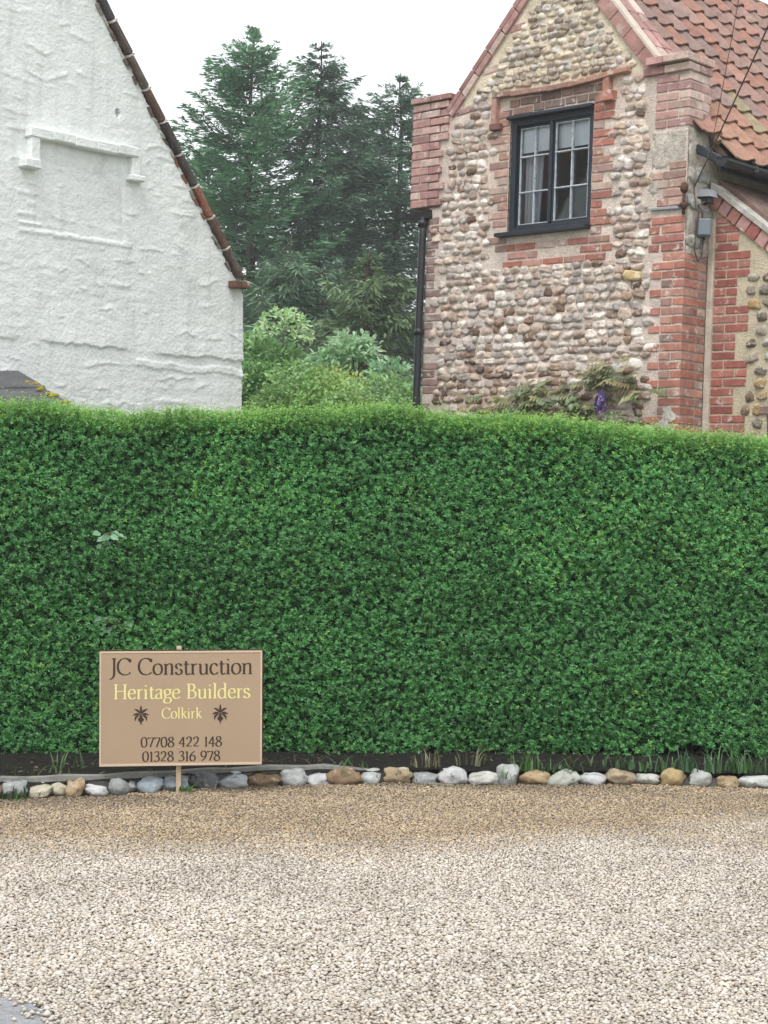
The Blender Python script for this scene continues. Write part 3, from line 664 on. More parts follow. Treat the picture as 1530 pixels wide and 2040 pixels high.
# lean-to wing -------------------------------------------------------
YW = .36
def wz(x): return 4.12 - .76 * (x - .06)
def wing():
    st = .03; xs = np.arange(-.02, 1.6, st); zs = np.arange(-.1, 4.2, st); X, Z = np.meshgrid(xs, zs)
    Yd = YW - .002 + .006 * (fbm(X * 8, Z * 8, 0, 21) - .5)
    C = np.tile(np.array((.60, .52, .38)), (X.size, 1)) * (.85 + .3 * fbm(X * 4, Z * 4, 0, 22).ravel()[:, None])
    cx = (X[:-1, :-1] + X[1:, 1:]) / 2; cz = (Z[:-1, :-1] + Z[1:, 1:]) / 2
    i, j = np.nonzero((cz < wz(cx) - .02) & ~((cx > .60) & (cz < 2.22) & (cz > 1.2))); a = i * len(xs) + j
    w = link('wing_wall', mesh_np('wing_wall', np.stack([X.ravel(), Yd.ravel(), Z.ravel()], 1), np.stack([a, a + 1, a + len(xs) + 1, a + len(xs)], 1), C, M['mortar'], True), None, house)
    H, J = .0605, .075; z = 4.07 - J; k = 0
    while z > 1.95:
        wide = ((k - 6) // 3) % 2 == 0 if k >= 6 else False
        seq = ([.215, .105] if k % 2 else [.105, .215]) if wide else ([.215] if k % 2 else [.105, .10])
        x = .068
        for w_ in seq:
            if wz(x + w_) > z + .05: brick(w, (x + w_ / 2, YW + .04, z + J / 2), (w_, .1, H), random.choice(DEEP))
            x += w_ + .012
        z -= J; k += 1
    an = math.atan(.76); s = 0
    while s < 1.9:                          # raked brick course under the verge
        x = .10 + s * cos(an); zc = wz(x)
        brick(w, (x - sin(an) * .06, YW + .03, zc - cos(an) * .06), (.105 if int(s / .115) % 3 == 0 else .10, .12, .115), random.choice(DEEP + PINK), (0, an, 0), 'verge_brick')
        s += .115
    rows = []
    z = 1.98
    while z < 3.95:
        x = .34 + .10 * (((4.07 - z) / J - 6) // 3 % 2 == 0) + random.uniform(.02, .06)
        while x < 1.3:
            w_ = random.uniform(.075, .12); h_ = random.uniform(.06, .085)
            if z < wz(x + w_) - .21 and not (x + w_ > .56 and z < 2.35):
                rows.append((x + w_ / 2, z, w_, h_, YW + .004, random.choice([(.26, .18, .12), (.14, .10, .075), (.38, .33, .27), (.44, .30, .14), (.46, .44, .40), (.20, .17, .14)]), random.uniform(-.3, .3)))
            x += w_ + random.uniform(.025, .05)
        z += random.uniform(.098, .115)
    place_flints(w, rows, 15 + 300)
    # verge mortar and slab behind
    bm = bmesh.new(); add_prism(bm, [(.03, wz(.03) + .005), (1.6, wz(1.6) + .005), (1.6, wz(1.6) + .055), (.03, wz(.03) + .055)], YW - .05, YW + .12); link('verge_mortar', mesh_bm('verge_mortar', bm, mat('verge_pale', (.46, .43, .39), var=.35, vscale=12, bump=.8, bscale=40)), None, house)
    bm = bmesh.new(); add_prism(bm, [(.01, wz(.01) + .0), (1.6, wz(1.6) + .0), (1.6, wz(1.6) + .08), (.01, wz(.01) + .10)], YW + .122, 3.4); link('wing_roof', mesh_bm('wing_roof', bm, mat('wing_roof', (.20, .13, .11), var=.3, vscale=12, bump=.8, bscale=20)), None, house)
    # window at the lower right of the wing
    ww = empty('window'); ww.parent = house; ww.matrix_basis = Matrix(); ww['label'] = 'dark red timber window low on the right wing'
    def wp(n, c, s, m, b=.004): link(n, box_mesh(n, (0, 0, 0), s, M[m], b, jit=.001), None, ww, c)
    x = .50
    while x < 1.4: brick(ww, (x + .1075, YW + .035, 2.30), (.215, .11, .065), random.choice(OLD), (0, 0, 0), 'brick'); x += .225
    wp('frame_head', (1.0, YW + .03, 2.235), (.8, .07, .055), 'twig'); wp('frame_post', (.63, YW + .045, 1.7), (.06, .08, 1.02), 'timber_red'); wp('frame_post', (1.3, YW + .045, 1.7), (.06, .08, 1.02), 'timber_red')
    wp('mullion', (.74, YW + .05, 1.7), (.05, .06, 1.0), 'timber_red'); wp('sash_rail', (1.0, YW + .05, 2.17), (.6, .06, .05), 'timber_red'); wp('pane', (.95, YW + .07, 1.7), (.66, .004, .98), 'glass', 0); wp('sill', (.95, YW + .01, 1.19), (.85, .16, .04), 'timber_red')
    wp('room_lining', (.95, YW + .5, 1.7), (.9, .02, 1.3), 'room', 0)
wing()
link('corner_render', box_mesh('corner_render', (.035, .355, 2.6), (.058, .05, 2.6), mat('corner_render', (.62, .54, .45), var=.2, vscale=9, bump=.7), .006, jit=.003), None, house)

# service box, brackets, cables ---------------------------------------
def hw(p): return HOUSE @ Vector(p)
box = empty('service_box', HOUSE @ Matrix.Translation((.05, .20, 3.80)) @ Matrix.Rotation(rad(35), 4, 'Z')); tag(box, 'grey plastic cable box on the cottage corner beside the wing verge', 'junction box')
link('case', box_mesh('case', (0, -.03, 0), (.115, .07, .15), M['grey_plastic'], .012), None, box); link('cover', box_mesh('cover', (0, -.072, 0), (.10, .02, .135), M['grey_plastic'], .008), None, box)
link('gland', tube_mesh('gland', [(.0, -.03, -.075), (.0, -.03, -.10)], .012, M['plastic_black']), None, box)
lamp = empty('outside_lamp', HOUSE @ Matrix.Translation((.07, .20, 4.06))); tag(lamp, 'small grey hooded wall lamp above the cable box', 'lamp')
bm = bmesh.new(); add_prism(bm, [(-.07, 0), (.07, -.01), (.05, .05), (-.04, .055)], -.06, .05); link('hood', mesh_bm('hood', bm, M['lead']), None, lamp); link('body', box_mesh('body', (0, 0, -.035), (.09, .07, .06), M['plastic_black'], .01), None, lamp)
ins = empty('cable_bracket', HOUSE @ Matrix.Translation((-.02, -.03, 3.98))); tag(ins, 'rusty iron cable bracket with insulator fixed to the brick pier corner', 'bracket')
link('arm', tube_mesh('arm', [(-.05, .02, -.02), (.03, -.02, -.02), (.05, -.03, -.05)], .016, M['rust']), None, ins); link('pin', tube_mesh('pin', [(.035, -.03, -.10), (.035, -.03, .15)], .014, M['rust']), None, ins)
link('insulator', tube_mesh('insulator', [(.035, -.03, .08), (.035, -.03, .10), (.035, -.03, .13), (.035, -.03, .16)], [.02, .034, .034, .02], M['rust'], 10), None, ins); link('insulator', tube_mesh('insulator', [(.035, -.03, -.05), (.035, -.03, -.03), (.035, -.03, -.01), (.035, -.03, .0)], [.02, .036, .034, .02], M['rust'], 10), None, ins)
def cable(name, pts, r, label, sag=0):
    a = [Vector(p) for p in pts]
    if sag: a = [a[0].lerp(a[1], t) - Vector((0, 0, sag * 4 * t * (1 - t))) for t in np.linspace(0, 1, 24)]
    return tag(link(name, tube_mesh(name, a, r, M['cable'], 5)), label, 'cable')
cable('overhead_cable', [hw((.03, .06, 4.12)), at_depth(1640, -200, 10.0)], .0062, 'thick overhead cable rising from the rusty bracket across the pantiles', .03)
cable('overhead_cable', [hw((.10, .16, 4.36)), at_depth(1530, -330, 10.0)], .0028, 'thin overhead wire rising over the tiles left of the thick cable', .03)
cable('service_cable', [hw(p) for p in [(.03, .06, 4.11), (.03, .09, 3.95), (.045, .12, 3.92), (.03, .10, 3.75), (.03, .10, 3.6), (.045, .13, 3.52), (.05, .18, 3.58), (.05, .19, 3.70)]], .007, 'dark cable looping down the pier corner into the grey box')
cable('service_cable', [hw(p) for p in [(.07, .17, 4.02), (.03, .14, 3.98), (.06, .15, 3.93), (.05, .17, 3.86)]], .008, 'short black cable between the hooded lamp and the grey box')

# ------------------------------------------------------------------ the white house
WH = Matrix.Translation((-1.2814, 15.2, 0)) @ Matrix.Rotation(rad(47.8), 4, 'Z')
white = empty('white_house', WH); tag(white, 'whitewashed rubble house with a blind window under a label mould', 'house')
TW = 1.33
def wzr(x): return 3.36 - TW * x
def white_wall():
    st = .011; xs = np.arange(-3.4, .001, st); zs = np.arange(1.5, 6.2, st); X, Z = np.meshgrid(xs, zs)
    wx = X + .05 * (fbm(X * 3, Z * 3, 0, 41) - .5); wz_ = Z + .05 * (fbm(X * 3, Z * 3, 0, 42) - .5)
    f1, f2, idv = worley(wx / .19, wz_ / .085, 5); edge = np.clip((f2 - f1) * 2.2, 0, 1)
    mask = np.clip((fbm(X * 1.6, Z * 2.2, 0, 43) - .40) * 3.2, 0, 1)
    ztilt = (wz_ / .115 - np.floor(wz_ / .115))
    h = (.0045 * (edge ** .6 - .6) * mask * (.35 + .9 * idv)) + .013 * (fbm(X * 1.4, Z * 2.0, 0, 44) - .5) + .006 * (fbm(X * 9, Z * 22, 0, 45, 4) - .5)
    # ragged ledges: short overhanging lips with a drop below them
    l = fbm(X * 4.5, Z * 15, 0, 46, 2); fr = (Z * 9.5 + 1.5 * noise(X * 3.2, Z * 1.2, 0, 47) + .5 * noise(X * 12, Z * 3, 0, 57)) % 1
    h += .009 * np.clip((l - .615) * 9, 0, 1) * (1 - fr) ** 2.5 * (fr > .05)
    # brick string: the wall below steps back along a wavering line
    zl = 2.735 + .03 * (noise(X * 5, 0, 0, 48) - .5) + .02 * (noise(X * 17, 0, 0, 49) - .5); h += np.where(Z > zl, .016 * np.clip(1 - (Z - zl) / .35, 0, 1), 0) * np.clip(noise(X * 2.6 + 3, 0, 0, 52) * 2.4 - .35, .1, 1)
    zl2 = 2.60 + .035 * (noise(X * 6, 0, 0, 50) - .5); h += np.where((Z > zl2) & (Z < zl2 + .06), .009, 0) * (X > -1.2)
    # blind window recess and its old sill line
    inn = (X > -2.26) & (X < -1.36) & (Z > 3.62) & (Z < 4.36); h -= .006 * inn
    h += .007 * ((X > -2.4) & (X < -1.27) & (np.abs(Z - 3.60 - .012 * noise(X * 9, 0, 0, 3)) < .02))
    h += .010 * ((X > -2.4) & (X < -2.2) & (np.abs(Z - 3.66) < .014))
    for zz in (3.73, 3.82, 3.9, 3.98): h += .005 * ((X > -2.38 + .05 * sin(zz * 40)) & (X < -2.24) & (np.abs(Z - zz) < .014))
    h -= .10 * (((X + 1.437) / .018) ** 2 + ((Z - 4.687) / .035) ** 2 < 1)
    V = np.stack([X.ravel(), -h.ravel(), Z.ravel()], 1); cx = (X[:-1, :-1] + X[1:, 1:]) / 2; cz = (Z[:-1, :-1] + Z[1:, 1:]) / 2
    rag = .03 * (noise(cx * 14, cz * 14, 0, 51) - .35) + .02 * (noise(cx * 40, cz * 40, 0, 53) - .5)
    ok = (cz < wzr(cx) - .03 + rag) & (cx < -.005 + .4 * np.minimum(rag, 0)); i, j = np.nonzero(ok); nx = len(xs); a = i * nx + j
    link('gable_wall', mesh_np('gable_wall', V, np.stack([a, a + 1, a + nx + 1, a + nx], 1), mat=M['limewash'], smooth=True), None, white)
    bm = bmesh.new(); top = [(-5.6, -.1), (-.012, -.1), (-.012, 3.34), (-2.9, wzr(-2.9) - .03), (-5.6, 3.6)]; add_prism(bm, top, .06, 8); link('house_body', mesh_bm('house_body', bm, mat('brick_edge', (.34, .25, .2), var=.3, vscale=14, bump=.8)), None, white)
    bm = bmesh.new(); add_box(bm, (-1.7, .03, .72), (3.4, .06, 1.6)); add_box(bm, (-4.5, .03, 2.0), (2.2, .06, 4.2)); link('plinth', mesh_bm('plinth', bm, M['limewash']), None, white)
white_wall()
def white_trim():
    # label mould of the blind window
    h = empty('label_mould'); h.parent = white; h.matrix_basis = Matrix()
    def p(n, c, s, r=0): link(n, box_mesh(n, (0, 0, 0), s, M['limewash'], .01, jit=.003), None, h, c, (0, r, 0))
    xx = -2.36
    for k in range(5): p('mould_block', (xx + .11, -.024, 4.372 + .006 * sin(k * 2)), (.2215, .10, .085), random.uniform(-.008, .008)); xx += .2205
    p('mould_drop', (-2.30, -.024, 4.235), (.095, .085, .20)); p('mould_foot', (-2.335, -.036, 4.12), (.16, .11, .075)); p('mould_drop', (-1.28, -.022, 4.265), (.085, .08, .15)); p('mould_foot', (-1.27, -.03, 4.165), (.15, .10, .05))
    # dark edge tiles bedded on the rake, pale mortar joints
    an = math.atan(TW); s = 0; k = 0
    cols = [(.10, .08, .075), (.12, .09, .08), (.085, .075, .075), (.14, .105, .09), (.08, .07, .07)]
    while s < 3.4:
        x = -.06 - s * cos(an); z = wzr(x) + .035; L = .285
        c = (.30, .13, .085) if k == 2 else (.14, .085, .065) if k in (1, 5) else random.choice(cols)
        o = link('edge_tile', box_mesh('edge_tile', (0, 0, 0), (L, .28, random.uniform(.048, .058)), M['edge_tile'], .012, jit=.004), None, white, (x - .143 * cos(an), .08, z + .143 * sin(an)), (random.uniform(-.03, .03), an + random.uniform(-.015, .015), 0), color=c)
        link('mortar_joint', box_mesh('mortar_joint', (0, 0, 0), (.020, .286, .062), mat('joint%d' % k, (.48, .42, .38), var=.2, bump=.4), .006, jit=.003), None, white, (x - .293 * cos(an), .08, z + .293 * sin(an)), (0, an, 0))
        if k % 1 == 0:     # broken tile creasing and mortar under the edge tiles
            for q in range(3):
                u = random.uniform(0, .28); dd = .055
                link('tile_creasing', box_mesh('tile_creasing', (0, 0, 0), (random.uniform(.05, .10), .12, random.uniform(.012, .03)), M['edge_tile'], .003, jit=.004), None, white, (x - u * cos(an) - sin(an) * dd, .045, z + u * sin(an) - cos(an) * dd), (0, an + random.uniform(-.2, .2), 0), color=(.26, .12, .085) if k in (2, 3) and q else random.choice([(.30, .26, .23), (.16, .12, .10), (.42, .39, .36)]))
        s += .306; k += 1
    for x, w, zz in ((-.045, .10, 3.405), (-.14, .08, 3.40)): brick(white, (x, .06, zz), (w, .30, .06), (.17, .09, .065), name='kneeler_brick')
    bm = bmesh.new(); add_prism(bm, [(.03, 3.38), (-2.95, wzr(-2.95) + .02), (-2.95, wzr(-2.95) - .06), (.03, 3.30)], .22, 8.2); link('roof', mesh_bm('roof', bm, mat('old_tiles', (.20, .11, .08), var=.3, vscale=8, bump=.8, bscale=25)), None, white)
white_trim()

# shed roof just behind the hedge at the left
def shed():
    o = at_depth(0, 742, 12.35); s = empty('garden_shed', loc=(o.x, o.y, 0)); tag(s, 'low shed with grey felt roof and yellow lichen in front of the white wall', 'shed')
    zt = o.z
    bm = bmesh.new(); add_box(bm, (-.6, -.35, (zt - .6) / 2), (2.0, 1.1, zt - .6)); link('shed_wall', mesh_bm('shed_wall', bm, mat('shed_boards', (.10, .08, .06), bump=.4)), None, s)
    hx, hy = .13, 0                      # right end of the ridge; hip runs down to the right
    def strip(u0, u1, lift):
        def P(u, t): # u down the slope 0..1, t across
            xr = hx + u * 1.02; return Vector((-2.0 + t * (xr + 2.0), -u * .95, zt - u * .56))
        n = 12; V = []; 
        for u, l in ((u0, lift), (u1, lift + .006)):
            for k in range(n + 1): v = P(u, k / n); V.append((v.x, v.y, v.z + l + .004 * sin(k * 1.7)))
        for k in range(n + 1): v = P(u1, k / n); V.append((v.x, v.y, v.z + lift - .012))
        for k in range(n + 1): v = P(u0, k / n); V.append((v.x, v.y, v.z + lift - .012))
        Fq = [(r * (n + 1) + k, r * (n + 1) + k + 1, ((r + 1) % 4) * (n + 1) + k + 1, ((r + 1) % 4) * (n + 1) + k) for r in range(4) for k in range(n)]
        link('felt_strip', mesh_np('felt_strip', V, Fq, mat=M['felt']), None, s)
    strip(0, .24, .012); strip(.22, .6, .004); strip(.57, 1, -.004)
    bm = bmesh.new(); va = [bm.verts.new(p) for p in ((hx, 0, zt), (hx + 1.02, -.95, zt - .56), (hx + .9, .9, zt - .56))]; bm.faces.new(va); vb = [bm.verts.new(p) for p in ((-2, 0, zt), (-2, .9, zt - .56))]; bm.faces.new((va[0], va[2], vb[1], vb[0])); link('felt_back', mesh_bm('felt_back', bm, M['felt']), None, s)
    bm = bmesh.new()
    for k in range(26):
        u = .16 + .32 * random.random(); r = .012 + .02 * random.random()
        bmesh.ops.create_icosphere(bm, subdivisions=1, radius=r, matrix=Matrix.Translation((hx + u * 1.02 + random.uniform(-.07, .01), -u * .95, zt - u * .56 + .012)) @ Matrix.Scale(.5, 4, (0, 0, 1)))
    tag(link('lichen', mesh_bm('lichen', bm, M['lichen'], True), None, s), kind='stuff')
shed()

# ------------------------------------------------------------------ trees and shrubs behind
def spruce(px, py, Y, rbase, slope, col, label, seed, zmin=4.2, dens=1.0, droop=.5, leader=1.0, group='conifers behind the two houses', tint=.3, rtop=.1):
    r = np.random.default_rng(seed); top = at_depth(px, py, Y); H = top.z
    t = empty('conifer_tree', loc=(top.x, top.y, 0)); tag(t, label, 'tree', group)
    bend = [(.06 * sin(k * 1.3 + seed), .06 * cos(k * 1.1 + seed), H * k / 10) for k in range(11)]; bend[0] = (0, 0, -.1)
    link('trunk', tube_mesh('trunk', bend, [.22 * (1 - k / 10) + .012 for k in range(11)], M['bark'], 8), None, t)
    lb = bmesh.new(); P, D, N, L, W, C = [], [], [], [], [], []
    z = zmin
    while z < H - .02:
        q = H - z; R = min(.05 + rtop * min(1, max(0, q - .3) / 1.2) + slope * q ** (1 if q > 1 else 1.15), rbase) * (1 if r.random() > .12 else 1.2); nb = int(r.integers(4, 7) * dens) if q > .6 else 4
        for b in range(max(3, nb)):
            a = r.uniform(0, 2 * pi); ln = R * r.uniform(.5, 1.1)
            if r.random() < .22: continue
            e0 = .5 if q < .5 else .42 if q < 1 else .35 - .09 * min(q, 7) * droop; n = max(6, int(ln / .075)); tt = np.linspace(.06, 1, n)
            hor = ln * tt; ver = ln * (np.tan(e0) * tt - droop * .5 * tt ** 2 + .32 * tt ** 3)
            bp = np.stack([np.cos(a) * hor, np.sin(a) * hor, z + ver], 1); bp += r.normal(0, .03, bp.shape)
            if n > 5 and b % 2 == 0: add_tube(lb, [(0, 0, z)] + [tuple(p) for p in bp[::max(1, n // 4)]], [.03 * (1 - k / 7) for k in range(1 + len(bp[::max(1, n // 4)]))], 4, False)
            fd = np.array([cos(a), sin(a), 0]); sd_ = np.array([-sin(a), cos(a), 0]); base = np.array(col) * r.uniform(.7, 1.3)
            for i in range(n):
                m = 11; u = tt[i]; wl = (.12 + .42 * (1 - u) ** .7 * min(1, ln)) * r.uniform(.6, 1.2, m)
                side = r.uniform(-1, 1, m); dd = fd * r.uniform(.3, .9, (m, 1)) + sd_ * side[:, None] * 1.2 + np.array([0, 0, 1]) * (-droop * r.uniform(.2, 1.3, (m, 1)) + .25)
                pp = bp[i] + nrm(dd) * wl[:, None] * r.uniform(0, .75, (m, 1)); P.append(pp); D.append(dd)
                N.append(np.array([0, 0, 1]) + r.normal(0, .5, (m, 3))); L.append(r.uniform(.12, .25, m)); W.append(r.uniform(.03, .058, m))
                g = r.uniform(.7, 1.3, (m, 1)); tip = tint * np.clip(u - .55, 0, 1)
                C.append(base * g + np.array((.05, .07, .02)) * tip)
        z += r.uniform(.12, .22) * (1 if q > 1.5 else .75 if q > .6 else 1.1)
    P, D, N, L, W, C = (np.concatenate(v) for v in (P, D, N, L, W, C))
    P, D, L = np.asarray(P), np.asarray(D), np.asarray(L); low = P[:, 2] > H - .55; D[low] += (0, 0, .35); L[low] *= .55; W = np.asarray(W); W[low] *= .7
    V, T = leaf_tris(P, D, N, L, W)
    tag(link('crown', mesh_np('crown', V, T, np.repeat(np.clip(C, .005, .45), 4, 0), M['needle']), None, t), kind='stuff')
    if len(lb.verts): link('limbs', mesh_bm('limbs', lb, M['bark'], True), None, t)
    else: lb.free()
    return len(P)
nl = 0
nl += spruce(502, 58, 40, 2.2, .46, (.18, .35, .20), 'broad bright green conifer nearest the white house, level with the tallest', 1, droop=.25, dens=1.2, rtop=.35)
nl += spruce(637, 80, 41, 2.2, .52, (.145, .235, .165), 'tall dark conifer with a narrow spire in the middle of the clump', 2, droop=.55, rtop=.12)
nl += spruce(797, 150, 42, 2.2, .55, (.145, .245, .165), 'dark conifer nearest the cottage kneeler, shorter than the middle spire', 3, droop=.45, rtop=.5)
nl += spruce(715, 205, 45, 2.3, .5, (.145, .235, .165), 'low dark conifer filling the dip between the spire and the cottage tree', 4, droop=.6)
nl += spruce(420, 270, 44, 2.0, .6, (.165, .32, .19), 'lower leafy conifer showing over the white house verge', 5, droop=.25, rtop=.3)
nl += spruce(735, 500, 30, 2.3, .75, (.17, .24, .13), 'short drooping spruce with olive branch tips in front of the clump', 6, zmin=2.5, droop=.85, tint=.6, rtop=.3)
nl += spruce(575, 470, 33, 2.2, .7, (.15, .24, .155), 'short dense spruce standing before the bright conifer', 7, zmin=2.5, droop=.8, tint=.4, rtop=.3)

def shrub(px, py, Y, rx, ry, h, col, label, seed, n=2600, ls=.09, cat='shrub', group='leafy shrubs behind the hedge', name='garden_shrub', clump=26):
    r = np.random.default_rng(seed); top = at_depth(px, py, Y); s = empty(name, loc=(top.x, Y, 0)); tag(s, label, cat, group); H = top.z
    cc = r.normal(0, 1, (clump, 3)); cc = nrm(cc) * r.uniform(.35, 1, (clump, 1)) ** .5; cc = cc * (rx * .8, ry * .8, h * .42) + (0, 0, H - h * .52); cc[0] = (0, 0, H - .28)
    cr = r.uniform(.18, .34, clump) * (rx + .5); P, D, N, C = [], [], [], []
    bm = bmesh.new()
    for k in range(clump):
        m = n // clump; q = nrm(r.normal(0, 1, (m, 3))); q[:, 2] = np.abs(q[:, 2]) * 1.1 - .25
        p = cc[k] + q * cr[k] * r.uniform(.35, 1, (m, 1)) ** .5; keep = p[:, 2] < H; p, q = p[keep], q[keep]; m = len(p)
        P.append(p); D.append(q + r.normal(0, .6, (m, 3)) + (0, -.15, -.15)); N.append(q * .6 + (0, -.3, .9) + r.normal(0, .35, (m, 3)))
        C.append(np.array(col) * r.uniform(.65, 1.35) * r.uniform(.75, 1.3, (m, 1)))
        if k % 2 == 0: add_tube(bm, [(cc[k][0] * .2, cc[k][1] * .2, 0), (cc[k][0] * .5, cc[k][1] * .5, cc[k][2] * .6), tuple(cc[k])], [.025, .018, .008], 5, False)
    P, D, N, C = (np.concatenate(v) for v in (P, D, N, C)); m = len(P)
    V, Q = leaf_quads(P, D, N, r.uniform(.7, 1.3, m) * ls, r.uniform(.45, .65, m) * ls)
    tag(link('foliage', mesh_np('foliage', V, Q, np.repeat(np.clip(C, .01, .7), 6, 0), M['leaf']), None, s), kind='stuff'); link('stems', mesh_bm('stems', bm, M['twig'], True), None, s)
shrub(565, 618, 20, .75, .6, 2.6, (.36, .60, .26), 'tall bright green shrub close to the white house corner', 21, 8640, 0.072)
shrub(505, 655, 20.5, .5, .5, 2.4, (.33, .57, .25), 'bright green shrub touching the white house corner', 22, 5760, 0.072)
shrub(705, 660, 19.5, .58, .5, 2.0, (.37, .60, .33), 'pale green shrub in the middle of the gap, below the drooping spruce', 23, 5280, 0.086)
shrub(780, 712, 18.5, .62, .5, 1.8, (.35, .58, .34), 'blue-green shrub leaning towards the cottage downpipe', 24, 5280, 0.086)
shrub(655, 728, 18, .7, .5, 1.6, (.42, .60, .19), 'yellow-green low shrub between the two taller shrubs', 25, 5760, 0.050)
shrub(590, 720, 17.8, .7, .5, 1.7, (.33, .55, .20), 'low mid green shrub just above the hedge top', 26, 5280, 0.058)
shrub(735, 745, 17.4, .6, .4, 1.4, (.36, .57, .22), 'fresh green low shrub at the hedge top, right of the yellow-green one', 27, 4200, .062)

# wisteria on the cottage wall
def wisteria():
    W = empty('wisteria', HOUSE); tag(W, 'bronze green wisteria with one purple flower on the flint wall', 'climber')
    stems = [[(-1.2, -.05, 0), (-1.15, -.06, 1.6), (-.95, -.07, 2.2), (-.62, -.08, 2.42)], [(-1.2, -.05, 0), (-1.3, -.07, 1.8), (-1.6, -.07, 2.15), (-1.85, -.07, 2.25)], [(-1.1, -.05, 1.7), (-.9, -.07, 2.05), (-.5, -.08, 2.2), (-.28, -.07, 2.18)]]
    for s in stems: link('stem', tube_mesh('stem', s, [.025, .02, .012, .006], M['twig'], 6), None, W)
    P, D, N, C, L = [], [], [], [], []
    tips = []
    for px, py, n in ((1215, 735, 10), (1180, 760, 14), (1230, 770, 8), (1120, 790, 16), (1060, 775, 10), (1030, 800, 12), (1150, 815, 16), (1260, 790, 8), (1085, 815, 14), (930, 800, 5), (1195, 745, 8), (1000, 815, 8), (1290, 785, 4)):
        d = HOUSE.inverted().to_3x3() @ ray(px, py); o = HOUSE.inverted() @ EYE; t = (-.10 - o.y) / d.y; p = o + d * t
        for k in range(n): tips.append((p.x + random.gauss(0, .085), -.10 + random.gauss(0, .05), p.z + random.gauss(0, .045)))
    for x, y, z in tips:
        a = random.uniform(-.3, pi + .3); ax = np.array([cos(a), -.5, sin(a) * .3 - .15]); ax /= np.linalg.norm(ax); c = np.array(random.choice([(.32, .33, .15), (.25, .32, .15), (.36, .30, .17), (.22, .30, .17), (.38, .37, .20)])) * random.uniform(.7, 1.2)
        for k in range(5):
            b = np.array([x, y, z]) + ax * .028 * k
            for sd_ in (-1, 1):
                P.append(b); D.append(ax * .5 + np.cross(ax, (0, -.6, .8)) * sd_ + np.array([0, 0, -.35])); N.append((0, -.8, .6)); C.append(c); L.append(.062)
    P, D, N, C, L = map(np.array, (P, D, N, C, L)); V, Q = leaf_quads(P, D, N, L, L * .42)
    tag(link('foliage', mesh_np('foliage', V, Q, np.repeat(C, 6, 0), M['leaf']), None, W), kind='stuff')
    d = HOUSE.inverted().to_3x3() @ ray(1197, 800); o = HOUSE.inverted() @ EYE; p = o + d * ((-.15 - o.y) / d.y); r = np.random.default_rng(5); n = 150
    zz = r.uniform(-1, 1, n); rad_ = .038 * (1 - ((zz + .15) / 1.2) ** 2) + .006; a = r.uniform(0, 2 * pi, n)
    P = np.stack([p.x + rad_ * np.cos(a), p.y + rad_ * np.sin(a), p.z + .085 * zz], 1); D = np.stack([-np.sin(a), np.cos(a), r.normal(0, .7, n)], 1); Nf = np.stack([np.cos(a), np.sin(a), np.full(n, .3)], 1)
    C = np.array([(.24, .15, .42), (.30, .21, .50), (.40, .32, .58), (.16, .09, .32)])[r.integers(0, 4, n)]
    V, Q = leaf_quads(P, D, Nf, np.full(n, .028), np.full(n, .022)); link('flower', mesh_np('flower', V, Q, np.repeat(C, 6, 0), M['petal']), None, W)
wisteria()

# ------------------------------------------------------------------ the hedge
HT_PX = [(-300, 800), (0, 812), (120, 818), (250, 828), (430, 822), (600, 815), (765, 818), (900, 827), (1050, 838), (1200, 852), (1350, 865), (1530, 876), (1800, 890)]
HT = np.array([tuple(at_depth(*p, 9.75)) for p in HT_PX])
HB_PX = [(-300, 1525), (0, 1548), (100, 1538), (170, 1520), (260, 1490), (400, 1485), (560, 1475), (640, 1492), (720, 1498), (850, 1480), (960, 1485), (1050, 1500), (1180, 1495), (1290, 1470), (1400, 1465), (1530, 1485), (1800, 1490)]
HB = np.array([tuple(at_depth(p[0], p[1] + 32, 9.5)) for p in HB_PX])
def htop(x): return np.interp(x, HT[:, 0], HT[:, 2]) + .07 * (fbm(x * 2.6, 0, 0, 61) - .5)
def hbot(x): return np.interp(x, HB[:, 0], HB[:, 2]) + .06 * (noise(x * 6, 0, 0, 62) - .5) + .05 * (noise(x * 17, 0, 0, 72) - .5)
def hfront(x, z):
    base = np.interp(x, [-3.5, -2.2, -1.0, 0, 3.5], [9.35, 9.38, 9.52, 9.6, 9.6])
    return base + .05 * z + .16 * (fbm(x * 1.3, z * 1.7, 0, 63) - .5) + .07 * (fbm(x * 4.5, z * 5.5, 0, 64) - .5)
